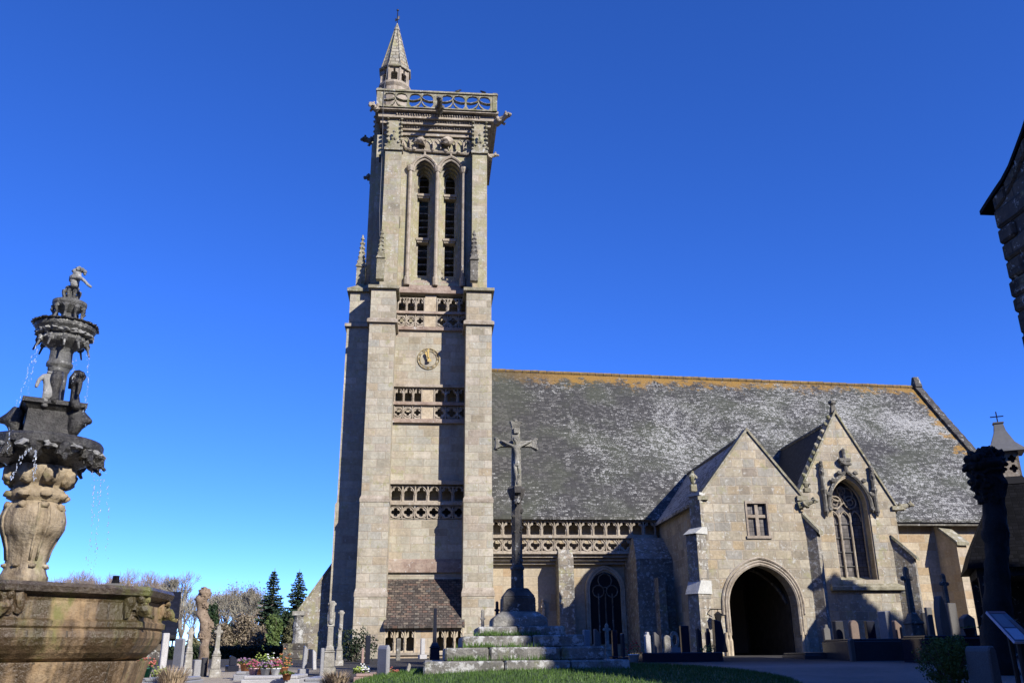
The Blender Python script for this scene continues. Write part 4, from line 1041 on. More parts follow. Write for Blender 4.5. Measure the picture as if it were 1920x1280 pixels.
for s in (-1, 1):
    hm.blob((gx+s*(ghw+.1), CY-.08, gzs-.2), .13, 0, .5, 4)
    for t in (.35, .62, .86):
        L_ = arch_line(gx, ghw+.1, gzs-.15, gza+.2, 12); half = L_[:len(L_)//2+1] if s > 0 else L_[len(L_)//2:][::-1]
        u, v = half[int(t*(len(half)-1))]; hm.blob((u+s*.09, CY-.1, v+.1), (.13, .1, .12), 0, .7, int(t*10))
part(hm, 'hood_mould', 'trim_dark', chapel)
fn = MB(); zt0 = gza+.2
fn.tube([(gx, CY-.08, zt0-.05), (gx-.02, CY-.1, zt0+.95)], [.09, .07], 6); fn.box(gx-.28, gx+.22, CY-.2, CY-.02, zt0+.42, zt0+.55); fn.blob((gx-.02, CY-.12, zt0+.33), (.26, .12, .12), 0, .6, 3); fn.blob((gx-.02, CY-.1, zt0+.92), .09, 0, .4, 1)
part(fn, 'cross_finial', 'trim_dark', chapel)
for pxa, yb_, yt_ in ((1552, 968, 865), (1629, 968, 873)):
    a = at(pxa, yb_, CY-.1); zt_ = zt(yt_, CY-.1, pxa); mb = MB(); xx = gx+(-1 if pxa < 1600 else 1)*(ghw+.28)
    mb.lathe([(.03, a.z), (.12, a.z+.2), (.09, a.z+.35), (.09, a.z+.95), (.15, a.z+1.1), (.1, a.z+1.2), (.08, zt_-.6), (.12, zt_-.5), (.03, zt_)], xx, CY-.1, 7)
    crockets(mb, (xx, CY-.16, zt_-.5), (xx, CY-.12, zt_), 4, .09, seed=pxa); part(mb, 'pinnacle', 'trim_dark', chapel)
ss = MB(); zsl_ = gz0
ss.hexa([(gx-ghw-.15, CY-.02, zsl_-.28), (gx+ghw+.15, CY-.02, zsl_-.28), (gx+ghw-.02, CY+.72, zsl_-.05), (gx-ghw+.02, CY+.72, zsl_-.05), (gx-ghw-.1, CY-.1, zsl_-.2), (gx+ghw+.1, CY-.1, zsl_-.2), (gx+ghw-.02, CY+.72, zsl_+.16), (gx-ghw+.02, CY+.72, zsl_+.16)])
ss.box(gx-1.3, cx1, CY-.18, CY+.05, zsl_-.42, zsl_-.29); ss.hexa([(gx-1.3, CY-.18, zsl_-.29), (cx1, CY-.18, zsl_-.29), (cx1, CY+.02, zsl_-.29), (gx-1.3, CY+.02, zsl_-.29), (gx-1.25, CY-.01, zsl_-.15), (cx1, CY-.01, zsl_-.15), (cx1, CY+.02, zsl_-.15), (gx-1.25, CY+.02, zsl_-.15)])
part(ss, 'window_sill', 'trim_lichen', chapel)
cr = MB(); yb_r = nave_y(ca-.2)+.5; yb_e = nave_y(ce)+.5
slab2(cr, cx0-.2, ce-.22, ccx, ca-.25, CY+.25, yb_e, yb_r, .12); slab2(cr, cx1+.2, ce-.22, ccx, ca-.254, CY+.25, yb_e, yb_r, .12)
part(cr, 'chapel_roof', 'slate_dark', chapel)
rt = MB(); rt.tube([(ccx, CY+.4, ca-.22), (ccx, yb_r-.4, ca-.24)], .09, 6); part(rt, 'ridge_tiles', 'trim_dark', chapel)
cc_ = MB()
for (xa, za), (xb, zb) in (((cx0-.04, ce-.1), (ccx, ca)), ((cx1+.06, ce-.12), (ccx, ca-.003))):
    cc_.hexa([(xa, CY-.07, za), (xb, CY-.07, zb), (xb, CY+.45, zb), (xa, CY+.45, za), (xa, CY-.07, za+.15), (xb, CY-.07, zb+.17), (xb, CY+.45, zb+.17), (xa, CY+.45, za+.15)])
crockets(cc_, (cx0+.5, CY+.0, ce+.95), (ccx-.2, CY+.0, ca-.1), 9, .10, (-.05, 0, .1), 3)
cc_.box(cx1-.15, cx1+.3, CY-.1, CY+.5, ce-.24, ce-.08)
part(cc_, 'gable_coping', 'trim_lichen', chapel)
fi = MB(); fi.frust(ccx, CY+.15, .13, .13, ca+.05, .07, .07, ca+.4); fi.lathe([(.07, ca+.38), (.18, ca+.48), (.16, ca+.58), (.07, ca+.62)], ccx, CY+.15, 6); part(fi, 'gable_finial', 'trim_dark', chapel)
gargoyle((cx1+.05, CY+.2, ce-.12), (1, -.15, .05), .75, .13, chapel, 'trim_lichen', seed=12)
def ivy(x, z, n, sp, seed, y):
    pass
raked_buttress((cx1-.18, CY+.18, 0), (.8, -.6, 0), .5, .72, zt(1048, CY, 1720), zt(1008, CY, 1690), chapel)
# east aisle buttress
eb = raked_buttress((xt(1772, 1050, 38.75), 38.8, 0), (.25, -1, 0), .55, 1.1, zt(1020, 38, 1790), zt(985, 38.7, 1775), nave, 'stone_warm')
# ================================================================ stone cross (calvary)
CX, CYY = 1.86, 19.0
cal = thing('wayside_cross', 'tall lichened granite calvary cross with carved Christ on stepped base, on the lawn', 'cross', (CX, CYY, 1.2))
def zc(py, Y=CYY, px=970): return zt(py, Y, px)
# steps (each a ring of blocks); fronts nearer than the axis
def steps():
    data = [(1252, 1237, 1.93), (1235, 1212, 1.53), (1211, 1190, 1.20), (1190, 1173, .88)]
    z = None
    for k, (yb, yt, hw) in enumerate(data):
        f = CYY-hw*.95
        z0 = (1.15 if k == 0 else z); z1 = zc(yt, f); mb = MB(); rr = random.Random(k)
        c = .0
        # front and sides as separate blocks with open joints
        n = 3 if k < 2 else 2
        xs = [CX-hw]+sorted(CX-hw+2*hw*((i+1)/n+rr.uniform(-.08, .08)) for i in range(n-1))+[CX+hw]
        for a, b in zip(xs, xs[1:]):
            j = rr.uniform(-.015, .015); jz = rr.uniform(-.012, .008)
            mb.box(a+.012, b-.012, f+j, CYY+hw*.95+j, z0, z1+jz)
        o = mb.build('step', M['cross_stone'], cal, bevel=.03); z = z1-.01
    return z
zst = steps()
bm_ = MB()
zb1, zb2, zb3, zb4 = zc(1173, 18.4), zc(1158, 18.5), zc(1147, 18.6), zc(1103, 18.75)
bm_.frust(CX, CYY, .56, .56, zst, .55, .55, zb2); bm_.frust(CX, CYY, .55, .55, zb2, .36, .36, zb3+.02); 
part(bm_, 'plinth', 'carved_cross', cal, bevel=.02)
bm_ = MB(); bm_.frust(CX, CYY, .345, .345, zb3, .335, .335, zb4-.16); bm_.frust(CX, CYY, .335, .335, zb4-.16, .2, .2, zb4+.02); part(bm_, 'base_block', 'shaft_stone', cal, bevel=.02)
sh = MB(); zs0, zs1_ = zb4, zc(935)
zk = zc(1063)
sh.lathe([(.142, zs0), (.136, zk-.05)], CX, CYY, 8, pi/8); sh.lathe([(.155, zk-.05), (.155, zk), (.12, zk+.04), (.112, zs1_)], CX, CYY, 8, pi/8)
rr = random.Random(4)
for k in range(14):
    a = rr.uniform(0, 2*pi); z = rr.uniform(zk, zs1_); sh.blob((CX+.12*cos(a), CYY+.12*sin(a), z), rr.uniform(.02, .045), 0, .4, k)
part(sh, 'shaft', 'shaft_stone', cal)
zcap = zc(915)
kp = MB(); kp.lathe([(.13, zs1_-.02), (.15, zs1_+.02), (.19, zcap-.1), (.21, zcap-.03), (.17, zcap+.02)], CX, CYY, 8, pi/8); part(kp, 'capital', 'shaft_stone', cal)
cs = MB(); ztop = zc(790); zarm = zc(832)
cs.frust(CX, CYY, .105, .09, zcap, .09, .075, zarm+.2)
cs.frust(CX, CYY, .09, .075, zarm+.2, .085, .07, ztop-.14); cs.hexa([(CX-.36, CYY-.07, zarm-.07), (CX+.36, CYY-.07, zarm-.07), (CX+.36, CYY+.07, zarm-.07), (CX-.36, CYY+.07, zarm-.07), (CX-.36, CYY-.07, zarm+.06), (CX+.36, CYY-.07, zarm+.06), (CX+.36, CYY+.07, zarm+.06), (CX-.36, CYY+.07, zarm+.06)])
for s in (-1, 1):
    x = CX+s*.37
    cs.hexa([(x-s*.02, CYY-.075, zarm-.08), (x+s*.085, CYY-.10, zarm-.13), (x+s*.085, CYY+.10, zarm-.13), (x-s*.02, CYY+.075, zarm-.08), (x-s*.02, CYY-.075, zarm+.075), (x+s*.085, CYY-.10, zarm+.12), (x+s*.085, CYY+.10, zarm+.12), (x-s*.02, CYY+.075, zarm+.075)])
    for t in (-1, 1): cs.blob((x+s*.07, CYY, zarm+t*.11), (.06, .08, .05), 0, .3, t)
cs.frust(CX, CYY, .085, .075, ztop-.14, .12, .10, ztop-.02)
for s in (-1, 0, 1): cs.blob((CX+s*.10, CYY, ztop-.02+(.03 if s == 0 else 0)), (.05, .08, .045), 0, .3, s)
cs.box(CX-.05, CX+.06, CYY-.12, CYY-.06, zarm+.22, zarm+.34)
cross = part(cs, 'cross', 'carved_cross', cal)
# Christ figure, one continuous body
cy = CYY-.15; H = zarm
J = [(CX-.0, cy-.02, H-.42, (.055, .045)), (CX, cy-.01, H-.27, (.052, .042)), (CX, cy-.01, H-.13, (.072, .05)), (CX, cy, H-.06, (.045, .04)), (CX-.025, cy-.035, H+.0, .03), (CX-.035, cy-.05, H+.05, (.05, .05)),
     (CX-.10, cy, H-.07, .034), (CX-.20, cy+.03, H-.02, .028), (CX-.31, cy+.04, H+.04, .022), (CX-.35, cy+.04, H+.06, .025),
     (CX+.10, cy, H-.07, .034), (CX+.20, cy+.03, H-.02, .028), (CX+.31, cy+.04, H+.04, .022), (CX+.35, cy+.04, H+.06, .025),
     (CX-.045, cy-.03, H-.52, .05), (CX-.035, cy-.10, H-.68, .04), (CX-.01, cy-.03, H-.86, .028), (CX-.0, cy-.06, H-.95, .026),
     (CX+.05, cy-.03, H-.52, .05), (CX+.045, cy-.10, H-.68, .04), (CX+.015, cy-.04, H-.86, .028), (CX+.01, cy-.08, H-.93, .026)]
E_ = [(0, 1), (1, 2), (2, 3), (3, 4), (4, 5), (2, 6), (6, 7), (7, 8), (8, 9), (2, 10), (10, 11), (11, 12), (12, 13), (0, 14), (14, 15), (15, 16), (16, 17), (0, 18), (18, 19), (19, 20), (20, 21)]
fg = MB(); v, f = skin_mesh(J, E_, 1); fg.add(v, f)
fgo = part(fg, 'carved_christ', 'carved_cross', cal, smooth=True)
lc = MB(); lc.lathe([(.06, H-.56), (.085, H-.53), (.075, H-.44), (.06, H-.40)], CX, cy-.02, 9, fn=lambda a, z: 1+.15*sin(3*a)); part(lc, 'loincloth', 'carved_cross', fgo)
hr = MB(); hr.blob((CX-.035, cy-.035, H+.065), (.056, .055, .055), 1, .3, 2); part(hr, 'hair', 'carved_cross', fgo)
fb = MB(); fb.hexa([(CX-.06, CYY-.3, zarm-1.12), (CX+.07, CYY-.3, zarm-1.12), (CX+.07, CYY-.06, zarm-1.2), (CX-.06, CYY-.06, zarm-1.2), (CX-.07, CYY-.28, zarm-.98), (CX+.08, CYY-.28, zarm-.98), (CX+.08, CYY-.06, zarm-.95), (CX-.07, CYY-.06, zarm-.95)])
fb.blob((CX, CYY-.16, zarm-1.25), (.07, .09, .14), 1, .5, 3); part(fb, 'foot_bracket', 'shaft_stone', cross)
tf = MB(); rr = random.Random(8)
for k in range(900):
    st_ = rr.choice(((1.55, zc(1237, 17.2)), (1.22, zc(1212, 17.5)), (.9, zc(1190, 17.9)))); cl = rr.choice((-.8, -.55, -.2, .15, -.7))
    x = CX+cl*st_[0]+rr.gauss(0, .12); y = CYY-st_[0]*.95-rr.uniform(.0, .12); h = rr.uniform(.03, .13)
    tf.add([(x-.008, y, st_[1]), (x+.008, y, st_[1]), (x+rr.gauss(0, .03), y+rr.gauss(0, .03), st_[1]+h)], [(0, 1, 2)])
tag(part(tf, 'grass_tufts', 'grass', cal), None, None, None, 'stuff')

# ================================================================ fountain
FX, FY = -5.1, 12.0
fo = thing('fountain', 'tall tiered Renaissance fountain of wet granite and dark lead bowls dripping water', 'fountain', (FX, FY, .8))
zcF = lambda py: zt(py, FY, 16+(1240-py)*.174 if py > 0 else 0)
def sc(py):   # metres per photo pixel on the fountain's axis
    v = Vector((FX, FY, zcF(py)-EYE)); return .9*v.dot(FWD)/FPX      # wide-angle stretch towards the picture's edge taken off
def prof(l): return [(hw*sc(py), zcF(py)) for py, hw in l]
BV = [radians(a-90) for a in (-8, 50, 86, 142, 180-8+0, 230, 266, 322)]
BV = [radians(a-90) for a in (-5, 50, 85, 140, 175, 230, 265, 320)]
AX = atan2(-FY, -FX) + pi/2    # turn the plan so that its angles are measured from the line of sight
def basin_profile(l, rnd):
    """lathe over the chamfered-square plan; rnd 0..1 blends towards a circle"""
    n = 64; out = []
    pts = [Vector((cos(b+AX), sin(b+AX))) for b in BV]
    def rad(a):
        d = Vector((cos(a), sin(a)))
        for i in range(8):
            p, q = pts[i], pts[(i+1) % 8]; e = q-p; den = d.x*e.y-d.y*e.x
            if abs(den) < 1e-9: continue
            t = (p.x*e.y-p.y*e.x)/den; u = (p.x*d.y-p.y*d.x)/den
            if t > 0 and -1e-6 <= u <= 1+1e-6: return t
        return 1
    angs = sorted([b+AX for b in BV]+[2*pi*i/40 for i in range(40)], key=lambda a: a % (2*pi))
    angs = [a % (2*pi) for a in angs]; angs.sort()
    vs = []; 
    for (r, z), q in zip(l, rnd):
        for a in angs: k = rad(a)*(1-q)+q*.97; vs.append((FX+r*k*cos(a), FY+r*k*sin(a), z))
    m = len(angs); fs = [(j*m+i, j*m+(i+1) % m, (j+1)*m+(i+1) % m, (j+1)*m+i) for j in range(len(l)-1) for i in range(m)]
    return vs, fs
k_ = 1.0
BP = [(1420, 252), (1300, 254), (1244, 264), (1240.5, 264), (1240, 240), (1234, 254), (1225, 266), (1212, 276), (1198, 281), (1187, 280), (1183, 277), (1179, 282), (1170, 282), (1166, 274), (1136, 271), (1131, 273)]
BP = [(y, r*1.04) for y, r in BP]; RP_ = [(y, r*1.04) for y, r in ((1132, 270), (1128, 274), (1122, 288), (1112, 291), (1106, 287), (1105.5, 262), (1150, 250))]
mb = MB(); P_ = prof(BP); v, f = basin_profile(P_, [.3]*4+[.45, .42, .38, .33, .28, .2, .12]+[.05]*5); mb.add(v, f)
basin = part(mb, 'basin', 'wetstone', fo)
mb = MB(); v, f = basin_profile(prof(RP_), [.05]*7); mb.add(v, f); part(mb, 'basin_rim', 'wetrim', basin)
wtr = MB(); wtr.lathe([(1.6, zcF(1112)), (.3, zcF(1112)+.002)], FX, FY, 32, cap=True)
def wsurf():
    m = NT('basin_water'); b = m.bsdf; b.inputs['Base Color'].default_value = (.02, .03, .03, 1); b.inputs['Roughness'].default_value = .05
    m.l.new(m.bump(m.noise(m.coords(), 12, 3), .3, .02), b.inputs['Normal']); return m.mat
part(wtr, 'basin_water', wsurf(), fo)
# lion masks on the corners
for ai in (0, 1, 2, 7):
    a = BV[ai]+AX; r = P_[14][0]*.97; c_ = Vector((FX+r*cos(a), FY+r*sin(a), zcF(1140))); d = Vector((cos(a), sin(a), 0)); s = Vector((-d.y, d.x, 0))
    mk = MB(); mk.blob(c_+d*.02, (.10, .10, .16), 2, .5, ai, 3); mk.blob(c_+d*.13+Vector((0, 0, -.06)), (.085, .085, .075), 1, .4, ai)
    for q in (-1, 1): mk.blob(c_+d*.1+s*q*.06+Vector((0, 0, .07)), .045, 1, .3, ai); mk.blob(c_+s*q*.14+Vector((0, 0, .02)), (.07, .07, .15), 1, .7, ai+q)
    mk.tube([c_+d*.12+Vector((0, 0, -.1)), c_+d*.25+Vector((0, 0, -.14))], [.03, .025], 6)
    part(mk, 'lion_mask', 'wetstone', basin)
# stem
mb = MB()
flute = lambda a, z: 1+.035*sin(8*a)*(1 if zcF(1050) < z < zcF(925) else 0)
def bulge(a, z):
    return 1+(.07*abs(sin(2*a+.6))-.03 if zcF(1015) < z < zcF(950) else 0)
mb.lathe(prof([(1118, 48), (1097, 44), (1090, 46), (1082, 47), (1076, 43), (1068, 40), (1060, 39), (1050, 39), (1030, 43), (1008, 50), (1006, 53), (990, 59), (975, 60), (958, 55), (946, 46), (942, 44), (938, 53), (930, 55), (920, 51), (915, 44), (910, 50), (898, 60), (885, 64), (880, 61), (872, 58), (866, 60), (862, 45)]), FX, FY, 40, fn=bulge)
stem = part(mb, 'stem', 'stemstone', fo, smooth=True)
cvm = MB()
for i in range(8):
    a = i*pi/4+.3+AX; d = Vector((cos(a), sin(a), 0)); r = 66*sc(895); cvm.blob(Vector((FX, FY, zcF(895)))+d*r*.86, (.10, .10, .13), 2, .35, i)
    r = 57*sc(985); 
    for q in ((-.16, .16) if i % 2 == 0 else ()):
        d2 = Vector((cos(a+q), sin(a+q), 0)); ax_ = lambda py: Vector((FX, FY, zcF(py)))
        cvm.tube([ax_(y)+d2*(h*1.0)*sc(y) for y, h in ((1052, 39), (1030, 43), (1008, 51), (990, 59), (975, 60), (958, 55), (947, 48))], [.016, .018, .022, .026, .026, .024, .02], 5)
    cvm.blob(Vector((FX, FY, zcF(952)))+d*52*sc(952), (.055, .055, .05), 1, .4, i); cvm.blob(Vector((FX, FY, zcF(1062)))+d*40*sc(1062), (.05, .05, .03), 0, .4, i)
    r = 54*sc(930); cvm.blob(Vector((FX, FY, zcF(931)))+d*r*.93, (.085, .085, .05), 1, .5, i+9)
part(cvm, 'stem_carving', 'stemstone', stem, smooth=True)
# bowls
def bowl(l, name, mat, n=40, scall=0, nsp=0, spy=0, spr=0, parent=fo):
    mb = MB(); mb.lathe(prof(l), FX, FY, n, fn=(lambda a, z: 1+scall*sin(n/2*a)) if scall else None)
    o = part(mb, name, mat, parent); return o
b2 = bowl([(884, 44), (878, 60), (868, 82), (858, 100), (850, 106), (846, 111), (834, 111), (829, 107), (826, 90)], 'large_bowl', 'wetlead')
ms = MB(); rr = random.Random(2)
for i in range(12):
    a = 2*pi*i/12+.2; d = Vector((cos(a), sin(a), 0)); c_ = Vector((FX, FY, zcF(856)))+d*100*sc(856)
    ms = MB(); ms.blob(c_, (.10, .10, .13), 1, .6, i, 3); ms.blob(c_+d*.07+Vector((0, 0, -.08)), (.05, .05, .05), 0, .4, i); ms.tube([c_+d*.05+Vector((0, 0, -.08)), c_+d*.13+Vector((0, 0, -.15))], [.035, .022], 5); part(ms, 'spout_mask', 'wetlead', b2)
pl_ = MB()
for i in range(14):
    a = 2*pi*(i+.5)/14; d = Vector((cos(a), sin(a), 0)); pl_.blob(Vector((FX, FY, zcF(851)))+d*104*sc(851)*.97, (.1, .1, .05), 1, .8, i, 3)
part(pl_, 'lime_crust', 'palelead', b2)
# square pedestal
pd = MB(); y0_, y1_ = zcF(828), zcF(772)
ro = AX+radians(4)
s_ = sc(800)
pd.frust(FX, FY, 49*s_, 49*s_, y0_-.1, 46*s_, 46*s_, y1_-.05, ro); pd.frust(FX, FY, 46*s_, 46*s_, y1_-.05, 57*s_, 57*s_, y1_+.02, ro); pd.frust(FX, FY, 60*s_, 60*s_, y1_+.02, 60*s_, 60*s_, y1_+.08, ro)
ped = part(pd, 'pedestal', 'wetlead', fo)
dl = MB()
for sgn in (1, -1):
    dpos = Vector((FX+sgn*54*s_, FY-.12, zcF(795))); v, f = skin_mesh([(dpos.x, dpos.y, dpos.z-.22, .08), (dpos.x+.02*sgn, dpos.y, dpos.z-.05, .11), (dpos.x+.10*sgn, dpos.y, dpos.z+.05, .1), (dpos.x+.19*sgn, dpos.y-.02, dpos.z+.02, .06), (dpos.x+.25*sgn, dpos.y-.03, dpos.z-.01, .04), (dpos.x-.01, dpos.y, dpos.z+.2, .1), (dpos.x+.03*sgn, dpos.y, dpos.z+.12, .1)], [(0, 1), (1, 2), (2, 3), (3, 4), (2, 6), (6, 5)], 1)
    dl = MB(); dl.add(v, f); part(dl, 'dolphin', 'wetlead', ped, smooth=True)
# column
cl = MB(); cl.lathe(prof([(772, 26), (760, 19), (740, 18), (700, 18), (695, 21), (690, 21), (688, 25), (682, 25), (680, 22), (655, 21), (640, 22), (632, 26)]), FX, FY, 24, fn=lambda a, z: 1+.04*sin(10*a)); col_ = part(cl, 'column', 'greylead', fo, smooth=True)
b3 = bowl([(668, 18), (656, 24), (648, 38), (642, 46), (634, 44), (628, 46), (621, 57), (617, 59), (612, 58), (609, 54), (607, 30)], 'upper_bowl', 'greylead')
ms = MB()
for i in range(11):
    a = 2*pi*i/11; d = Vector((cos(a), sin(a), 0)); c_ = Vector((FX, FY, zcF(643)))+d*46*sc(643)
    ms = MB(); ms.blob(c_, (.04, .04, .055), 1, .6, i, 3); ms.tube([c_, c_+d*.05+Vector((0, 0, -.14))], [.02, .012], 5); part(ms, 'spout_mask', 'greylead', b3)
lm = MB()
for i in range(18):
    a = 2*pi*(i+.5)/18; d = Vector((cos(a), sin(a), 0)); lm.blob(Vector((FX, FY, zcF(630)))+d*46*sc(630), (.07, .07, .035), 1, .8, i, 3)
part(lm, 'lime_crust', 'palelead', b3)
rm = MB()
for i in range(30):
    a = 2*pi*i/30; rm.blob((FX+57*sc(614)*cos(a), FY+57*sc(614)*sin(a), zcF(612)), (.06, .06, .022), 0, .5, i)
part(rm, 'bowl_rim', 'wetlead', b3)
b4 = bowl([(609, 20), (600, 13), (590, 13), (584, 22), (578, 30), (573, 33), (568, 33), (566, 28)], 'top_bowl', 'greylead', 28)
cp_ = MB()
for i in range(9):
    a = 2*pi*i/9; d = Vector((cos(a), sin(a), 0)); cp_.tube([Vector((FX, FY, zcF(606)))+d*33*sc(606), Vector((FX, FY, zcF(592)))+d*27*sc(592), Vector((FX, FY, zcF(583)))+d*31*sc(583)], [.022, .014, .03], 6)
    cp_.blob(Vector((FX, FY, zcF(580)))+d*29*sc(580), .04, 0, .5, i)
part(cp_, 'balusters', 'greylead', b4)
fc = MB(); fc.lathe(prof([(567, 12), (556, 9), (548, 9), (543, 13), (541, 14), (539, 12)]), FX, FY, 16)
for i in range(8):
    a = 2*pi*i/8; d = Vector((cos(a), sin(a), 0)); b_ = Vector((FX, FY, 0))
    fc.tube([b_+d*8*sc(560)+Vector((0, 0, zcF(565))), b_+d*14*sc(556)+Vector((0, 0, zcF(557))), b_+d*16*sc(550)+Vector((0, 0, zcF(549))), b_+d*11*sc(546)+Vector((0, 0, zcF(546)))], [.028, .022, .03, .02], 6)
part(fc, 'crown_ornament', 'greylead', b4)
# statues
def px2(px, py, dy=0): return at(px, py, FY+dy)
def statue(joints, edges, name, mat, label, sub=1, ddy=.2, dpx=0):
    J = []
    for (px, py, dy, r) in joints:
        p = px2(px+dpx, py, dy-ddy); k = sc(py)*1.18; rr_ = r if isinstance(r, tuple) else (r, r); J.append((p.x, p.y, p.z, (rr_[0]*k, rr_[1]*k)))
    v, f = skin_mesh(J, edges, sub); mb = MB(); mb.add(v, f); o = part(mb, name, mat, fo, smooth=True); tag(o, label); return o
top = statue([(140, 541, .12, (9, 8)), (140, 533, .12, (9, 8)), (141, 525, .12, (10, 8)), (143, 518, .1, (8, 7)), (146, 513, .08, 5), (147, 509, .06, (8, 7)), (151, 521, .05, 3.6), (158, 526, .02, 3.0), (165, 534, .0, 2.6), (172, 539, .0, 2.4), (134, 520, .13, 4), (133, 529, .12, 4)],
       [(0, 1), (1, 2), (2, 3), (3, 4), (4, 5), (3, 6), (6, 7), (7, 8), (8, 9), (3, 10), (10, 11)], 'top_statue', 'palelead', 'pale bearded half-figure statue leaning with one arm outstretched')
hb = MB()
for px, py, r in ((141, 509, 5.5), (147, 505, 5.5), (154, 506, 5.5), (159, 510, 4.5), (140, 514, 4), (159, 514, 3), (149, 503, 4)):
    hb.blob(px2(px, py, -.06), r*sc(510), 1, .5, px)
part(hb, 'hair', 'palelead', top, smooth=True)
st1 = statue([(97, 735, -.12, (9, 8)), (97, 722, -.12, (8, 7)), (97, 708, -.1, (9.5, 7)), (99, 701, -.08, 4), (101, 695, -.1, 6), (88, 706, -.14, 5), (80, 712, -.2, 3.6), (76, 722, -.22, 3.2), (74, 727, -.22, 3), (107, 706, -.04, 5), (112, 716, -.02, 4),
        (93, 748, -.16, 8), (89, 764, -.14, 6), (102, 748, -.1, 8), (103, 764, -.08, 6)],
       [(0, 1), (1, 2), (2, 3), (3, 4), (2, 5), (5, 6), (6, 7), (7, 8), (2, 9), (9, 10), (0, 11), (11, 12), (0, 13), (13, 14)], 'robed_statue', 'palelead', 'grey standing statue with its arm hanging out to the left', dpx=-7)
dr = MB(); a = px2(100, 748, -.3); dr.lathe([(.075, zcF(768)), (.07, zcF(755)), (.06, zcF(738)), (.075, zcF(722)), (.06, zcF(708))], a.x, a.y, 14, fn=lambda t, z: 1+.1*sin(5*t)); part(dr, 'drapery', 'wetlead', st1, smooth=True)
st2 = statue([(138, 752, -.12, (10, 9)), (137, 738, -.12, (8, 7)), (139, 722, -.14, (9, 8)), (143, 712, -.17, (8, 7)), (146, 707, -.2, 4), (150, 703, -.24, 6), (148, 716, -.22, 4.5), (146, 730, -.24, 3.6), (142, 742, -.24, 3), (134, 716, -.08, 4.5), (128, 726, -.06, 4), (132, 768, -.14, 8), (142, 768, -.14, 7)],
       [(0, 1), (1, 2), (2, 3), (3, 4), (4, 5), (3, 6), (6, 7), (7, 8), (3, 9), (9, 10), (0, 11), (0, 12)], 'bowed_statue', 'wetlead', 'dark wet hooded statue bowing its head on the right', ddy=.12, dpx=3)
hd = MB(); hd.blob(px2(153, 702, -.34), (7*sc(700), 7*sc(700), 6.5*sc(700)), 2, .3, 2); hd.tube([px2(150, 703, -.27), px2(142, 712, -.2), px2(137, 730, -.17)], [.09, .09, .07], 8); part(hd, 'hood', 'wetlead', st2, smooth=True)
# a few threads of falling water
def stream(px0, py0, px1, py1, n, seed, dy, curve=0.0, mx=.0085):
    rr = random.Random(seed); mb = MB(); a, b = px2(px0, py0, dy), px2(px1, py1, dy)
    for i in range(n):
        t = (i+rr.random()*.8)/n; p = a.lerp(b, t); p.x = a.x+(b.x-a.x)*sqrt(t)
        p += Vector((rr.gauss(0, .012), rr.gauss(0, .012), 0)); r = rr.uniform(.3, 1)*mx*(1-.3*t)
        mb.blob(p, (r, r, r*rr.uniform(1.5, 4)), 0)
    return part(mb, 'water_stream', 'water', fo, smooth=True)
stream(185, 885, 174, 1080, 50, 1, -.5); stream(170, 880, 166, 1060, 34, 2, -.7); stream(189, 880, 200, 1050, 24, 3, -.3)
stream(72, 655, 30, 770, 34, 4, -.2); stream(68, 650, 50, 760, 30, 5, -.3); stream(163, 660, 157, 800, 40, 6, -.2); stream(140, 670, 136, 720, 18, 7, -.4)
stream(60, 840, 20, 900, 22, 8, -1.1, mx=.014); stream(66, 845, 62, 900, 26, 9, -1.2, mx=.014); stream(18, 800, 14, 850, 16, 10, -1.0)
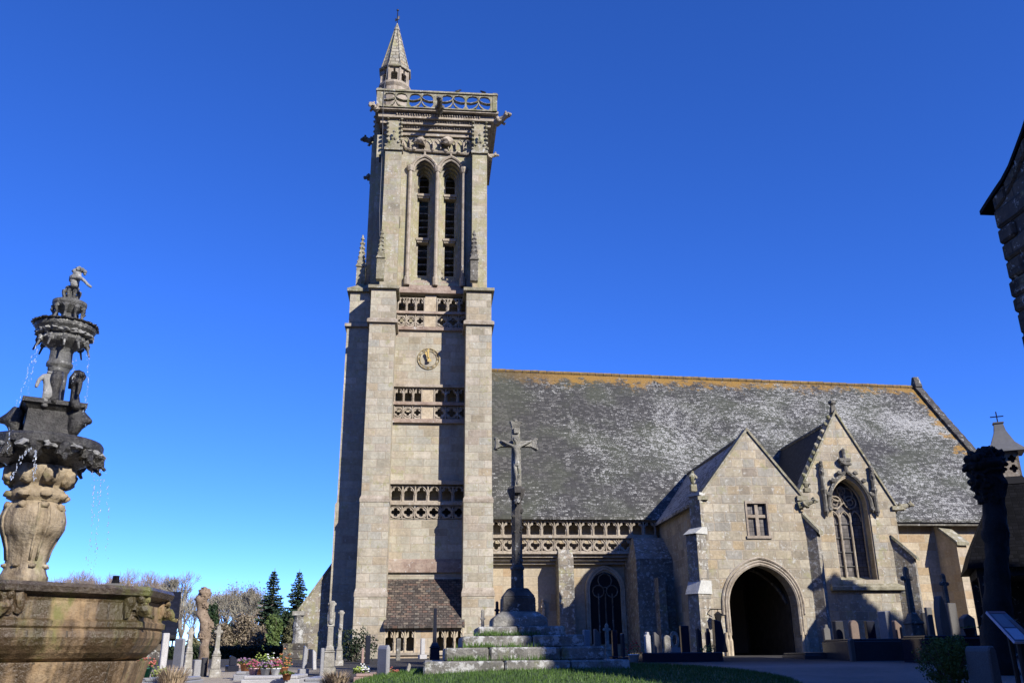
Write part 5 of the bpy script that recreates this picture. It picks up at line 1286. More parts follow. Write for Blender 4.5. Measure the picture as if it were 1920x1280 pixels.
# ================================================================ churchyard
def rotz(a, p): return Matrix.Translation(Vector(p)) @ Matrix.Rotation(a, 4, 'Z')
GRP = 'gravestones of the churchyard'
def place(px, py_base, Y=None):
    if Y is None: p = hit(px, py_base)
    else: q = at(px, py_base, Y); p = Vector((q.x, Y, g(Y)))
    return p
def headstone(px, pyb, pyt, wpx, style, mat, label, Y=None, yaw=0.35, th=None, plinth=True, lean=0, base_mat=None, cat='gravestone'):
    """upright stone: px/pyb base centre in the photo, pyt its top, wpx its width"""
    p = place(px, pyb, Y); h = zt(pyt, p.y, px)-p.z
    k = (Vector((p.x, p.y, 0)).dot(FWD)+.0)/FPX; w = max(.08, wpx*k)
    th = th or min(.22, max(.1, w*.45)); 
    wv = max(.07, (w-th*abs(sin(yaw)))/max(.3, cos(yaw)))    # apparent width includes the thick side
    t = thing('gravestone', label, cat, (p.x, p.y, p.z), GRP)
    ml = Matrix.Translation(p) @ Matrix.Rotation(yaw, 4, 'Z')
    fr = lambda u, d, v: (u+lean*v, d, v)
    hb_ = .14 if plinth else 0
    mb = MB(ml); hw = wv/2
    if style == 'slab': o = [(-hw, hb_), (hw, hb_), (hw, h), (-hw, h)]
    elif style == 'round': o = [(-hw, hb_), (hw, hb_)]+[(hw*cos(pi*i/12), h-hw+hw*sin(pi*i/12)) for i in range(13)]
    elif style == 'oval': o = [(hw*cos(2*pi*i/20-pi/2), hb_+(h-hb_)*(.5+.5*sin(2*pi*i/20-pi/2))) for i in range(20)]
    elif style == 'shoulder': o = [(-hw, hb_), (hw, hb_), (hw, h*.86), (hw*.55, h*.9), (hw*.4, h), (-hw*.4, h), (-hw*.55, h*.9), (-hw, h*.86)]
    elif style == 'slant': o = [(-hw, hb_), (hw, hb_), (hw*.95, h*.86), (-hw*.6, h), (-hw, h*.97)]
    elif style == 'taper': o = [(-hw, hb_), (hw, hb_), (hw*.72, h*.94), (hw*.4, h), (-hw*.4, h), (-hw*.72, h*.94)]
    elif style == 'pent': o = [(-hw, hb_), (hw, hb_), (hw, h*.9), (0, h), (-hw, h*.9)]
    else: o = [(-hw, hb_), (hw, hb_), (hw, h), (-hw, h)]
    mb.prism(o, -th/2, th/2, fr); mb.build('stone', M[mat], t, bevel=min(.02, th*.12))
    if plinth:
        b = MB(ml); b.box(-hw-.06, hw+.06, -th/2-.06, th/2+.06, -.1, hb_); b.build('plinth', M[base_mat or mat], t, bevel=.012)
    return t
def cross_grave(px, pyb, pyt, wpx, mat, label, Y=None, yaw=.3, pedfrac=.45, armpx=None, pedpx=None, style='cross', cat='grave cross'):
    p = place(px, pyb, Y); H = zt(pyt, p.y, px)-p.z; k = Vector((p.x, p.y, 0)).dot(FWD)/FPX
    sw = max(.05, wpx*k/2); pw_ = (pedpx or wpx*2.2)*k/2; aw_ = (armpx or wpx*2.4)*k/2
    t = thing('grave_cross', label, cat, (p.x, p.y, p.z), GRP); ml = Matrix.Translation(p) @ Matrix.Rotation(yaw, 4, 'Z')
    hp_ = H*pedfrac
    b = MB(ml); b.frust(0, 0, pw_*1.15, pw_*1.0, -.1, pw_*1.15, pw_*1.0, hp_*.28); b.frust(0, 0, pw_*.95, pw_*.8, hp_*.28, pw_*.85, pw_*.75, hp_*.78)
    b.frust(0, 0, pw_*1.0, pw_*.9, hp_*.78, pw_*.9, pw_*.8, hp_*.84); b.frust(0, 0, pw_*.8, pw_*.7, hp_*.84, sw*1.1, sw*1.1, hp_*1.02)
    b.build('pedestal', M[mat], t, bevel=.015)
    c = MB(ml); c.frust(0, 0, sw, sw*.8, hp_, sw*.85, sw*.7, H)
    if style == 'cross':
        za = H-(H-hp_)*.22; c.box(-aw_, aw_, -sw*.7, sw*.7, za-sw*.75, za+sw*.75)
        for s in (-1, 1): c.blob((s*aw_, 0, za), (sw*.9, sw*.8, sw*.95), 0, .2, s)
        c.blob((0, 0, H), (sw*.95, sw*.8, sw*.8), 0, .2, 3)
    elif style == 'figure':
        za = H-(H-hp_)*.35
        c.box(-sw*1.25, sw*1.25, -sw, sw, H-.14, H); c.box(-sw*1.2, sw*1.2, -sw*1.0, sw, za-.05, za+.12)
        v, f = skin_mesh([(0, -sw, za-.02, .06), (0, -sw*1.1, za+.25, .07), (0, -sw*1.2, za+.42, .05), (.0, -sw*1.3, za+.5, .055), (-.1, -sw, za+.42, .03), (.1, -sw, za+.42, .03)], [(0, 1), (1, 2), (2, 3), (2, 4), (2, 5)]); c.add(v, f)
    c.build('cross', M[mat], t, bevel=.012)
    return t
# --- left group, beside the fountain
headstone(303, 1262, 1186, 15, 'slab', 'gran_light', 'tall pale grey stele right beside the fountain basin', Y=19.5, yaw=.55)
headstone(331, 1266, 1196, 24, 'round', 'gran_grey', 'broad grey granite gravestone with rounded top and polished front, near the fountain', yaw=.9, th=.32)
cross_grave(349, 1270, 1178, 7, 'old_stone', 'pale pointed stele topped by a stubby cross, right of the round-topped stone', pedfrac=.62, pedpx=15, armpx=10, yaw=.5)
headstone(367, 1269, 1236, 16, 'slab', 'gran_grey', 'low grey headstone in front of the knobbly pollard trunk', yaw=.7, plinth=False)
headstone(381, 1267, 1232, 13, 'slab', 'gran_dark', 'black headstone touching the low grey one below the pollard trunk', yaw=.6, plinth=False)
cross_grave(402, 1268, 1174, 6, 'old_stone', 'lichened slender stone cross on a square pedestal right of the pollard trunk', pedfrac=.52, pedpx=18, armpx=11, yaw=.25)
headstone(434, 1263, 1228, 14, 'slant', 'gran_navy', 'dark slate-coloured headstone right of the lichened pedestal cross', yaw=.5, Y=23)
headstone(446, 1256, 1234, 9, 'taper', 'gran_pink', 'small pinkish stele behind the dark slanted headstone', Y=25, yaw=.3, plinth=False)
# column at the end of the wall
def corner_monument():
    p = Vector((xt(556, 1210, 34), 34, g(34))); t = thing('stone_column', 'dark weathered stone column with pale cap at the foot of the sloping wall', 'column', p)
    ztp = zt(1145, 34, 556); b = MB(); b.box(p.x-.42, p.x+.35, 33.7, 34.4, p.z-.1, zt(1205, 34, 556)); b.build('base', M['stone_dark'], t)
    b = MB(); b.lathe([(.2, zt(1205, 34, 556)), (.17, zt(1195, 34, 556)), (.2, zt(1172, 34, 556)), (.16, zt(1160, 34, 556)), (.19, ztp-.15)], p.x+.02, 34, 10); b.build('shaft', M['cross_stone'], t)
    b = MB(); b.box(p.x-.2, p.x+.22, 33.8, 34.2, ztp-.15, ztp); b.build('cap', M['old_stone'], t)
corner_monument()
headstone(568, 1266, 1209, 10, 'slant', 'gran_grey', 'grey speckled stele leaning right of the flower pots', yaw=.35, lean=.05)
headstone(580, 1256, 1216, 9, 'slab', 'gran_navy', 'narrow dark stele directly behind the leaning grey stele', Y=24.5, yaw=.3)
headstone(589, 1258, 1217, 9, 'slant', 'gran_light', 'thin pale slanted stele left of the tall carved cross shaft', Y=23.5, yaw=.4, plinth=False, lean=-.08)
headstone(602, 1268, 1214, 8, 'slab', 'gran_grey', 'narrow grey slab touching the left of the tall carved cross shaft', yaw=.2, plinth=False)
cross_grave(615, 1266, 1147, 11, 'old_stone', 'tall white-lichened cross shaft with a small carved figure, on a square pedestal', pedfrac=.46, pedpx=22, style='figure', yaw=.15)
cross_grave(634, 1250, 1161, 6, 'old_stone', 'thin grey stone cross standing in the tower shadow behind the carved shaft', pedfrac=.42, pedpx=14, style='figure', Y=26, yaw=.3)
headstone(688, 1252, 1191, 10, 'slab', 'gran_navy', 'tall dark blue slab before the left tower buttress', Y=27, yaw=.1, plinth=False, th=.12)
headstone(679, 1250, 1214, 5, 'slab', 'gran_pink', 'narrow reddish stele touching the tall dark blue slab', Y=27.6, yaw=.1, plinth=False, th=.1)
headstone(718, 1277, 1207, 26, 'pent', 'gran_grey', 'large speckled grey granite stele with pointed top, nearest to the lawn', yaw=.75, th=.30, plinth=False)
cross_grave(814, 1246, 1140, 7, 'gran_navy', 'tall black narrow shaft on rounded pedestal left of the calvary steps', pedfrac=.42, pedpx=20, style='plain', Y=24, yaw=.1)
headstone(746, 1240, 1196, 9, 'slab', 'trim_dark', 'dark block with a stepped top behind the large speckled stele', Y=30, yaw=.2, plinth=False)
headstone(792, 1236, 1196, 9, 'slab', 'gran_light', 'pale stele seen in front of the arcade pier', Y=33, yaw=.3)
headstone(760, 1272, 1242, 7, 'slant', 'old_stone', 'small white leaning marker beside the lawn edge', Y=19.0, yaw=.2, lean=.25, plinth=False)
cross_grave(905, 1180, 1143, 4, 'old_stone', 'slim stone cross post behind the left of the calvary steps', Y=30, pedfrac=.2, pedpx=8, armpx=7)
cross_grave(932, 1180, 1128, 6, 'gran_navy', 'dark finial-topped post left of the calvary base', Y=30, pedfrac=.35, pedpx=10, armpx=7)
# --- group right of the calvary
RG = [(1075, 1240, 1187, 11, 'slant', 'gran_navy', 'low dark slanted stone touching the right end of the calvary steps', 24, .3),
      (1101, 1240, 1180, 15, 'slab', 'gran_grey', 'tall grey-faced granite slab, first right of the calvary', 27, .5),
      (1121, 1240, 1178, 14, 'slant', 'gran_mid', 'grey stele leaning left of the small stone cross', 28, .4),
      (1154, 1240, 1181, 11, 'slab', 'gran_navy', 'blue-black slab right of the small stone cross', 27, .2),
      (1169, 1240, 1186, 9, 'round', 'gran_dark', 'black headstone with rounded top and pale edge next to the blue-black slab', 26.5, .5),
      (1216, 1240, 1184, 14, 'shoulder', 'gran_light', 'white marble-like headstone catching the light before the stair turret', 28, .6),
      (1233, 1240, 1184, 13, 'slant', 'gran_mid', 'grey angled stele just right of the white headstone', 28.5, .3),
      (1253, 1240, 1190, 13, 'round', 'old_stone', 'small mottled round-topped stone left of the pierced oval one', 28, .1),
      (1287, 1240, 1172, 17, 'slab', 'gran_navy', 'large dark blue slab before the porch side wall', 30, .1),
      (1314, 1240, 1176, 12, 'slant', 'gran_dark', 'dark slanted headstone left of the flowering tomb stele', 28, .4),
      (1331, 1240, 1177, 10, 'shoulder', 'gran_navy', 'dark stepped headstone touching the tall leaning tomb stele', 27.5, .3)]
for px, pyb, pyt, w, st_, mt, lab, Y, yw in RG:
    headstone(px, pyb, pyt, w, st_, mt, lab, Y=Y, yaw=yw, plinth=(st_ != 'slant'))
cross_grave(1140, 1240, 1170, 7, 'old_stone', 'small pale stone cross among the stones right of the calvary', Y=28, pedfrac=.35, pedpx=12, armpx=12, yaw=.3)
def pierced():
    p = place(1267, 1240, 28.5); t = thing('gravestone', 'pierced oval ring-headed stone before the porch side wall', 'gravestone', p, GRP); ztp = zt(1181, 28.5, 1267); h = ztp-p.z
    ml = Matrix.Translation(p); mb = MB(ml); cz = h-.28
    mb.panel([(.14*cos(2*pi*i/20), cz+.26*sin(2*pi*i/20)) for i in range(20)], [[(.075*cos(2*pi*i/16), cz+.15*sin(2*pi*i/16)) for i in range(16)]], -.06, .06); mb.build('ring', M['old_stone'], t)
    b = MB(ml); b.box(-.16, .16, -.1, .1, -.1, cz-.22); b.build('pedestal', M['gran_grey'], t)
pierced()
def big_tomb():
    Y = 26.0; p0 = at(1205, 1240, Y); p1 = at(1357, 1240, Y); c = (p0+p1)/2; c.z = g(Y)
    t = thing('tomb', 'long low black granite tomb with a tall leaning stele at its right end', 'tomb', c)
    mb = MB(); mb.box(p0.x, p1.x, Y, Y+1.6, g(Y)-.1, zt(1222, Y, 1280)); mb.build('tomb_slab', M['gran_navy'], t, bevel=.02)
    a, b = xt(1341, 1160, Y), xt(1356, 1160, Y); zt_ = zt(1160, Y, 1350); z0 = zt(1222, Y, 1350); mb = MB()
    mb.hexa([(a-.02, Y+.1, z0), (b+.1, Y+.1, z0), (b+.1, Y+.35, z0), (a-.02, Y+.35, z0), (a, Y+.1, zt_), (b-.03, Y+.1, zt_-.06), (b-.03, Y+.35, zt_-.06), (a, Y+.35, zt_)])
    mb.build('stele', M['gran_navy'], t, bevel=.015)
big_tomb()
# --- right group in front of the chapel
RG2 = [(1554, 1225, 1170, 15, 'shoulder', 'gran_mid', 'grey shouldered headstone at the foot of the porch corner', 29, .2),
       (1578, 1228, 1163, 22, 'slab', 'gran_dark', 'broad dark headstone between grey shouldered and rounded stones before the chapel', 28, .35),
       (1607, 1228, 1162, 20, 'round', 'gran_brown', 'brownish round-topped headstone before the chapel', 27.5, .25),
       (1638, 1228, 1163, 20, 'slab', 'gran_navy', 'blue-black slab behind the brownish round-topped headstone', 29, .2),
       (1668, 1222, 1145, 25, 'slab', 'gran_grey', 'tall block-shaped pale grey headstone standing against the chapel wall', 28, .55),
       (1689, 1226, 1162, 20, 'slant', 'gran_brown', 'reddish sloping-topped stone right of the pale block headstone', 27, .4),
       (1753, 1225, 1138, 15, 'slab', 'gran_mid', 'greyish plain slab left of the large oval headstone', 26, .3),
       (1797, 1225, 1130, 22, 'slab', 'gran_mid', 'bluish grey slab right behind the large oval headstone', 25.5, .25),
       (1742, 1225, 1148, 9, 'slab', 'gran_dark', 'narrow dark slab left of the greyish plain slab', 26.4, .2)]
for px, pyb, pyt, w, st_, mt, lab, Y, yw in RG2:
    headstone(px, pyb, pyt, w, st_, mt, lab, Y=Y, yaw=yw, th=.3 if w > 24 else None, plinth=(w < 24))
headstone(1776, 1224, 1116, 30, 'oval', 'gran_brown', 'large dark-rimmed oval headstone before the right-hand wall', Y=24.5, yaw=.5, th=.2)
headstone(1823, 1222, 1150, 30, 'pent', 'gran_brown', 'rough low pointed stone beside the shrine', Y=24, yaw=.2)
headstone(1600, 1240, 1195, 14, 'pent', 'gran_brown', 'rough broken rock standing in front of the brownish headstone', Y=25, yaw=.5, plinth=False)
cross_grave(1722, 1226, 1065, 11, 'trim_dark', 'tall black stone cross on pedestal before the chapel corner buttress', Y=25, pedfrac=.50, pedpx=30, armpx=20, yaw=.15)
cross_grave(1792, 1226, 1077, 9, 'trim_dark', 'dark stone cross behind the large oval headstone', Y=30, pedfrac=.48, pedpx=22, armpx=16, yaw=.2)
def low_grave(px0_, px1_, pyb, pyt, Y, dep, mat, label, name='grave_slab', cat='grave slab'):
    a, b = at(px0_, pyb, Y), at(px1_, pyb, Y); t = thing(name, label, cat, ((a.x+b.x)/2, Y+dep/2, g(Y)), 'grave slabs'); z1 = max(g(Y)+.12, zt(pyt, Y, (px0_+px1_)/2))
    mb = MB(); mb.box(a.x, b.x, Y, Y+dep, g(Y)-.2, z1-.06); mb.build('kerb', M[mat], t, bevel=.015)
    mb = MB(); mb.box(a.x+.04, b.x-.04, Y+.04, Y+dep-.04, z1-.06, z1); mb.build('slab', M[mat], t, bevel=.015); return z1
ZS = {}
ZS['a'] = low_grave(262, 345, 1285, 1270, 16.5, 1.4, 'gran_grey', 'low grey grave edge beside the fountain foot')
ZS['b'] = low_grave(450, 560, 1285, 1266, 17.2, 1.6, 'gran_light', 'speckled pale granite slab carrying the flower pots')
ZS['c'] = low_grave(436, 462, 1275, 1258, 19.5, 1.4, 'gran_grey', 'small grey kerbed grave at the left of the flower pots')
ZS['d'] = low_grave(566, 640, 1280, 1270, 17.8, 1.8, 'gran_grey', 'grey gravelled grave edge in front of the carved cross shaft')
ZS['e'] = low_grave(662, 702, 1276, 1262, 18.6, 1.5, 'gran_pink', 'pinkish grave slab with white flowers')
ZS['f'] = low_grave(728, 770, 1278, 1264, 18.6, 1.5, 'gran_pink', 'pinkish grave slab with red flowers beside the lawn')
ZS['g'] = low_grave(1510, 1600, 1236, 1222, 27, 1.8, 'gran_dark', 'dark low grave before the porch corner')
ZS['h'] = low_grave(1602, 1735, 1240, 1196, 25.2, 2.0, 'gran_dark', 'black raised tomb below the chapel window')
ZS['i'] = low_grave(1738, 1850, 1226, 1190, 23, 1.2, 'gran_navy', 'low dark kerb below the oval headstone')
# --- flowers and pots
def flower_pot(px, py, Y, z, r, pot, petal, label, seed, h=.25, leaves='boxleaf', cat='potted plant', n=120, ps=.02):
    p = Vector((xt(px, py, Y), Y, z)); t = thing('flower_pot', label, cat, p, 'flowers laid on the graves'); rr = random.Random(seed)
    if pot:
        mb = MB(); mb.lathe([(r*.65, p.z), (r*.9, p.z+r*1.05), (r, p.z+r*1.05), (r, p.z+r*1.25), (r*.8, p.z+r*1.2)], p.x, p.y, 14); mb.build('pot', M[pot], t, True); zb = p.z+r*1.2
    else: zb = p.z
    lf = MB(); pt = MB()
    for i in range(n):
        a = rr.random()*2*pi; q = sqrt(rr.random())*r*1.5; z = zb+rr.random()*h*(1.1-q/(r*2)); c = Vector((p.x+q*cos(a), p.y+q*sin(a), z))
        d = Vector((rr.gauss(0, 1), rr.gauss(0, 1), rr.gauss(.4, 1))).normalized(); e = d.orthogonal().normalized(); s = rr.uniform(.5, 1.2)*ps*1.4; o = d.cross(e)
        lf.add([c-e*s*.5, c+o*s, c+e*s*.5, c-o*s], [(0, 1, 2, 3)])
        if petal and i % 3 == 0: pt.blob(c+Vector((0, 0, .03)), (ps*1.0, ps*1.0, ps*.7), 0, .6, i)
    lf.build('leaves', M[leaves], t)
    if petal: pt.build('flowers', M['fl_'+petal], t)
    return t
FP = [(273, 1246, 16.9, ZS['a'], .13, 'pot_green', 'heather', 'green trough of rusty red heather beside the fountain foot', .25),
      (302, 1250, 17.4, ZS['a'], .10, None, 'yellowgreen', 'bright green low shrub on the grey grave by the fountain', .18),
      (459, 1262, 19.9, ZS['c'], .12, 'pot', 'purple', 'low pot of purple heather left of the flower group', .12),
      (476, 1246, 18.0, ZS['b'], .10, 'fl_palepink', 'pink', 'pale pink pot with magenta flowers', .15),
      (489, 1244, 18.3, ZS['b'], .12, 'pot', 'yellowgreen', 'yellow-green hydrangea heads above the flower pots', .36),
      (498, 1250, 17.7, ZS['b'], .10, 'gran_grey', 'purple', 'striped grey pot with violet flowers', .12),
      (507, 1246, 18.2, ZS['b'], .11, 'pot', 'white', 'pot of white cyclamen in the middle of the flower group', .3),
      (517, 1248, 17.8, ZS['b'], .10, 'fl_white', 'pink', 'white pot with crimson flowers', .2),
      (531, 1246, 18.2, ZS['b'], .11, 'pot', 'orange', 'pot of orange chrysanthemums at the right of the flower group', .34),
      (537, 1276, 17.0, g(17.0)+.15, .09, 'pot', None, 'empty terracotta pot on the speckled slab', .05),
      (680, 1260, 19.0, ZS['e'], .13, None, 'white', 'bunch of white flowers left of the large speckled stele', .16),
      (671, 1262, 18.9, ZS['e'], .08, None, 'yellowgreen', 'small yellow-green plant beside the white flowers', .12),
      (735, 1262, 19.0, ZS['f'], .11, None, 'heather', 'pinkish red flowers right of the large speckled stele', .12),
      (1189, 1232, 25.0, g(25.0)+.05, .16, 'fl_white', 'red', 'white planter with red flowers right of the calvary', .4),
      (1114, 1232, 25.5, g(25.5)+.1, .12, None, 'palepink', 'small bunch of pale flowers before the leaning stele', .25),
      (1330, 1215, 26.6, zt(1222, 26, 1280), .16, None, 'yellowgreen', 'dark green plant on the black tomb', .25),
      (1820, 1192, 22.8, ZS['i']-.02, .16, 'gran_navy', None, 'dark glazed bowl on the kerb near the shrine', .06)]
for i, (px, py, Y, z, r, pot, pet, lab, h) in enumerate(FP):
    flower_pot(px, py, Y, z, r, pot, pet, lab, i, h)
def dry_tuft(px, py, Y, r, h, n, seed, label):
    p = Vector((xt(px, py, Y), Y, g(Y))); rr = random.Random(seed); mb = MB()
    for i in range(n):
        a = rr.random()*2*pi; q = rr.random()*r*.35; b_ = p+Vector((q*cos(a), q*sin(a), 0)); tip = p+Vector((cos(a)*r*rr.uniform(.3, 1), sin(a)*r*rr.uniform(.3, 1), h*rr.uniform(.5, 1)))
        s = Vector((-sin(a), cos(a), 0))*.006; m_ = b_.lerp(tip, .6)+Vector((0, 0, h*.12))
        mb.add([b_-s, b_+s, m_+s, m_-s, tip], [(0, 1, 2, 3), (3, 2, 4)])
    t = mb.build('grass_tuft', M['drygrass'], None, org=p); tag(t, label, 'grass tuft', 'dry grass tufts')
dry_tuft(322, 1278, 16.2, .42, .5, 500, 1, 'dry straw-coloured grass tuft at the foot of the fountain')
dry_tuft(632, 1280, 17.0, .40, .32, 420, 2, 'dry grass tuft in front of the carved cross shaft')
dry_tuft(616, 1281, 17.2, .30, .22, 200, 3, 'reddish dry tuft left of the grass tuft by the cross shaft')

# ================================================================ plants
def leaves_cloud(mb, c, r, n, s, rr, clump=.5, flat=1.0):
    c = Vector(c)
    k = 0
    while k < n:
        d = Vector((rr.gauss(0, 1), rr.gauss(0, 1), rr.gauss(0, 1))).normalized(); q = rr.random()**.45
        p = Vector((d.x*r[0]*q, d.y*r[1]*q, d.z*r[2]*q))
        w = noise.noise((c+p)*(1.6/max(.5, r[0]*.6)))
        if w < -.12*clump and q > .35: 
            if rr.random() < .8: k += .2; continue
        p = c+p*(1+.28*noise.noise(d*2.3+c))
        a = Vector((rr.gauss(0, 1), rr.gauss(0, 1), rr.gauss(.3, .8))).normalized(); e = a.orthogonal().normalized(); o = a.cross(e); z = s*rr.uniform(.5, 1.3)
        mb.add([p-e*z*.5, p+o*z, p+e*z*.5, p-o*z*.6], [(0, 1, 2, 3)]); k += 1
def bush(px, Y, r, zc_, n, s, mat, label, name='bush', cat='bush', seed=1, group=None, x=None):
    X = x if x is not None else xt(px, 1200, Y); rr = random.Random(seed); t = thing(name, label, cat, (X, Y, g(Y)), group)
    mb = MB(); leaves_cloud(mb, (X, Y, g(Y)+zc_), r, n, s, rr); mb.build('leaves', M[mat], t)
    st_ = MB()
    for i in range(7): a = rr.random()*6.3; st_.tube([(X, Y, g(Y)-.1), (X+cos(a)*r[0]*.3, Y+sin(a)*r[1]*.3, g(Y)+zc_*.7), (X+cos(a)*r[0]*.7, Y+sin(a)*r[1]*.7, g(Y)+zc_*1.3)], [.03, .02, .008], 4)
    st_.build('stems', M['bark'], t); return t
bush(1771, 13.2, (.46, .46, .36), zt(1238, 13.2, 1771)-g(13.2), 9000, .022, 'boxleaf', 'rounded clipped dark green bush at the lower right', seed=3)
bush(665, 29.5, (.75, .7, .55), .45, 1800, .05, 'hedge', 'dark shrub in the tower shadow before the left buttress', seed=4)
def hedge(x0, x1, Y, d, h, n, label, seed):
    t = thing('hedge', label, 'hedge', ((x0+x1)/2, Y, g(Y))); rr = random.Random(seed); mb = MB()
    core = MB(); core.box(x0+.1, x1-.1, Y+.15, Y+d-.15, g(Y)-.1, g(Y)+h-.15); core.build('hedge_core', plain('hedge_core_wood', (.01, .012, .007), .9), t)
    for i in range(n):
        f = rr.random(); x = rr.uniform(x0, x1)
        if f < .6: p = Vector((x, Y+rr.gauss(.08, .07), g(Y)+rr.random()*h))
        else: p = Vector((x, Y+rr.random()*d, g(Y)+h+rr.gauss(-.05, .08)))
        a = Vector((rr.gauss(0, 1), rr.gauss(-.6, 1), rr.gauss(.3, 1))).normalized(); e = a.orthogonal().normalized(); o = a.cross(e); z = rr.uniform(.05, .12)
        mb.add([p-e*z*.5, p+o*z, p+e*z*.5, p-o*z*.6], [(0, 1, 2, 3)])
    mb.build('leaves', M['hedge'], t)
hx0, hx1 = xt(290, 1220, 46), xt(568, 1220, 46)
hedge(hx0, hx1, 46, 1.2, zt(1214, 46, 480)-g(46), 9000, 'dark clipped hedge closing the churchyard behind the graves', 5)
# pollarded trunks
def pollard(pts, mat, label, seed, knobs, name='pollard_tree', n=16):
    base = Vector(pts[0][:3]); t = thing(name, label, 'tree', base); mb = MB(); rr = random.Random(seed)
    P = [Vector(p[:3]) for p in pts]; R = [p[3] for p in pts]; 
    PP, RR = [], []
    for i in range(len(P)-1):
        for q in range(6): s = q/6; PP.append(P[i].lerp(P[i+1], s)); RR.append((R[i]*(1-s)+R[i+1]*s)*(1+.22*noise.noise(Vector((i*1.3+s*1.5, seed, 0)))))
    PP.append(P[-1]); RR.append(R[-1]); k0 = len(mb.v); mb.tube(PP, RR, n)
    mb.v = [v+Vector((noise.noise(v*5), noise.noise(v*5+Vector((9, 1, 3))), 0))*.07 for v in mb.v]
    mb.build('trunk', M[mat], t, True)
    cr_ = MB()
    for i, (c, r) in enumerate(knobs):
        c = Vector(c)
        cr_.blob(c, (r, r, r), 3, .55, seed+i, 3.0)
        for q in range(int(24*r/.35)):
            d = Vector((rr.gauss(0, 1), rr.gauss(0, 1), rr.gauss(.1, 1))).normalized(); cr_.blob(c+d*r*.95, r*rr.uniform(.13, .26), 1, .6, q)
    cr_.build('knobbly_head', M[mat], t, True)
    return t
Yp = 23.0
def PT(px, py, r): p = at(px, py, Yp); return (p.x, p.y, p.z, r*Vector((p.x, p.y, 0)).dot(FWD)/FPX)
b_ = at(383, 1240, Yp); pollard([(b_.x, Yp, g(Yp)-.1, .115), PT(383, 1215, 8), PT(383, 1200, 9), PT(386, 1180, 11), PT(382, 1160, 10), PT(377, 1140, 9), PT(378, 1122, 10), PT(383, 1110, 10)], 'pollard',
        'sunlit knobbly pollarded trunk with swollen head standing among the left graves', 3, [(PT(384, 1112, 1)[:3], .14), (PT(376, 1122, 1)[:3], .11), (PT(391, 1171, 1)[:3], .12), (PT(380, 1150, 1)[:3], .10), (PT(381, 1192, 1)[:3], .11), (PT(389, 1180, 1)[:3], .10), (PT(384, 1135, 1)[:3], .09)])
Yp = 18.5
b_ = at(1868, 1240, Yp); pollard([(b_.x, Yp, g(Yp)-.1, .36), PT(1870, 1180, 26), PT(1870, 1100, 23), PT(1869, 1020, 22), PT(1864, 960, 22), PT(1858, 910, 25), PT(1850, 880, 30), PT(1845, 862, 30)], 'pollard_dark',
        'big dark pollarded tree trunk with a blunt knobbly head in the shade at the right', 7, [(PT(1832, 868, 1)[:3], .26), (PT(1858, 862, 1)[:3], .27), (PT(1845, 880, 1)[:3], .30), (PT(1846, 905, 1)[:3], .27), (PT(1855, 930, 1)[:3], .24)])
# bare trees
def bare_tree(px, Y, pyt, spread, label, seed, mat='twig', group='bare trees beyond the churchyard', depth=6, name='bare_tree', leafmat=None, nl=0, mult=2.6, rad=.03):
    X = xt(px, 1200, Y); H = zt(pyt, Y, px)-g(Y); rr = random.Random(seed); t = thing(name, label, 'tree', (X, Y, g(Y)), group)
    tr_, tw_ = MB(), MB(); tips = []
    def grow(p, d, L, r, lv):
        q = p+d*L*.5+Vector((rr.gauss(0, .06), rr.gauss(0, .06), rr.gauss(0, .03)))*L; e = q+(d+Vector((rr.gauss(0, .12), rr.gauss(0, .12), .06))).normalized()*L*.5
        (tr_ if lv < 3 else tw_).tube([p, q, e], [r, r*.85, r*.68], 6 if lv < 2 else (4 if lv < 4 else 3))
        if lv >= depth: tips.append(e); return
        n = 2 if rr.random() > mult-2 else 3
        if lv == 0: n = 4
        for i in range(n):
            a = rr.random()*2*pi; sp = rr.uniform(.25, .75)*spread; o = d.orthogonal().normalized(); o = Matrix.Rotation(a, 3, d) @ o
            nd = (d*cos(sp)+o*sin(sp)+Vector((0, 0, .18))).normalized(); grow(e, nd, L*rr.uniform(.68, .86), max(r*.62, .014), lv+1)
        if lv > 0:
            for i in range(2):
                a = rr.random()*2*pi; o = Matrix.Rotation(a, 3, d) @ d.orthogonal().normalized(); s_p = p.lerp(e, rr.uniform(.3, .8)); nd = (d*.6+o*.8+Vector((0, 0, .2))).normalized()
                tw_.tube([s_p, s_p+nd*L*.5, s_p+nd*L*.9+Vector((0, 0, L*.1))], [max(r*.4, .014), .013, .009], 3)
    L0 = H*.24; grow(Vector((X, Y, g(Y)-.2)), Vector((0, 0, 1)), L0, H*rad, 0)
    # bring the top to the measured height
    top = max(v.z for m_ in (tr_, tw_) for v in m_.v); k = H/(top-g(Y))
    for m_ in (tr_, tw_): m_.v = [Vector((X+(v.x-X)*k, Y+(v.y-Y)*k, g(Y)+(v.z-g(Y))*k)) for v in m_.v]
    tr_.build('trunk', M['bark'], t, True); tw_.build('crown', M[mat], t)
    if leafmat:
        lf = MB()
        for e in tips:
            e = Vector((X+(e.x-X)*k, Y+(e.y-Y)*k, g(Y)+(e.z-g(Y))*k)); leaves_cloud(lf, e, (.9, .9, .7), nl, .11, rr, 0)
        lf.build('foliage', M[leafmat], t)
    return t
BT = [(60, 75, 1078, .75, 'twig', 1), (150, 76, 1066, .8, 'twig', 2), (188, 72, 1074, .85, 'twig', 3), (232, 78, 1064, .85, 'twig', 4), (282, 74, 1068, .85, 'twig', 5), (12, 74, 1080, .8, 'twig', 61)]
labs = ['reddish-brown bare treetops behind the fountain basin, leftmost of the row', 'bare brown tree rising left of the slate house chimney', 'fine-twigged bare tree just left of the chimney', 'bare brown tree just right of the chimney', 'bare brown tree over the right end of the slate house', 'bare treetops hidden mostly by the fountain stem']
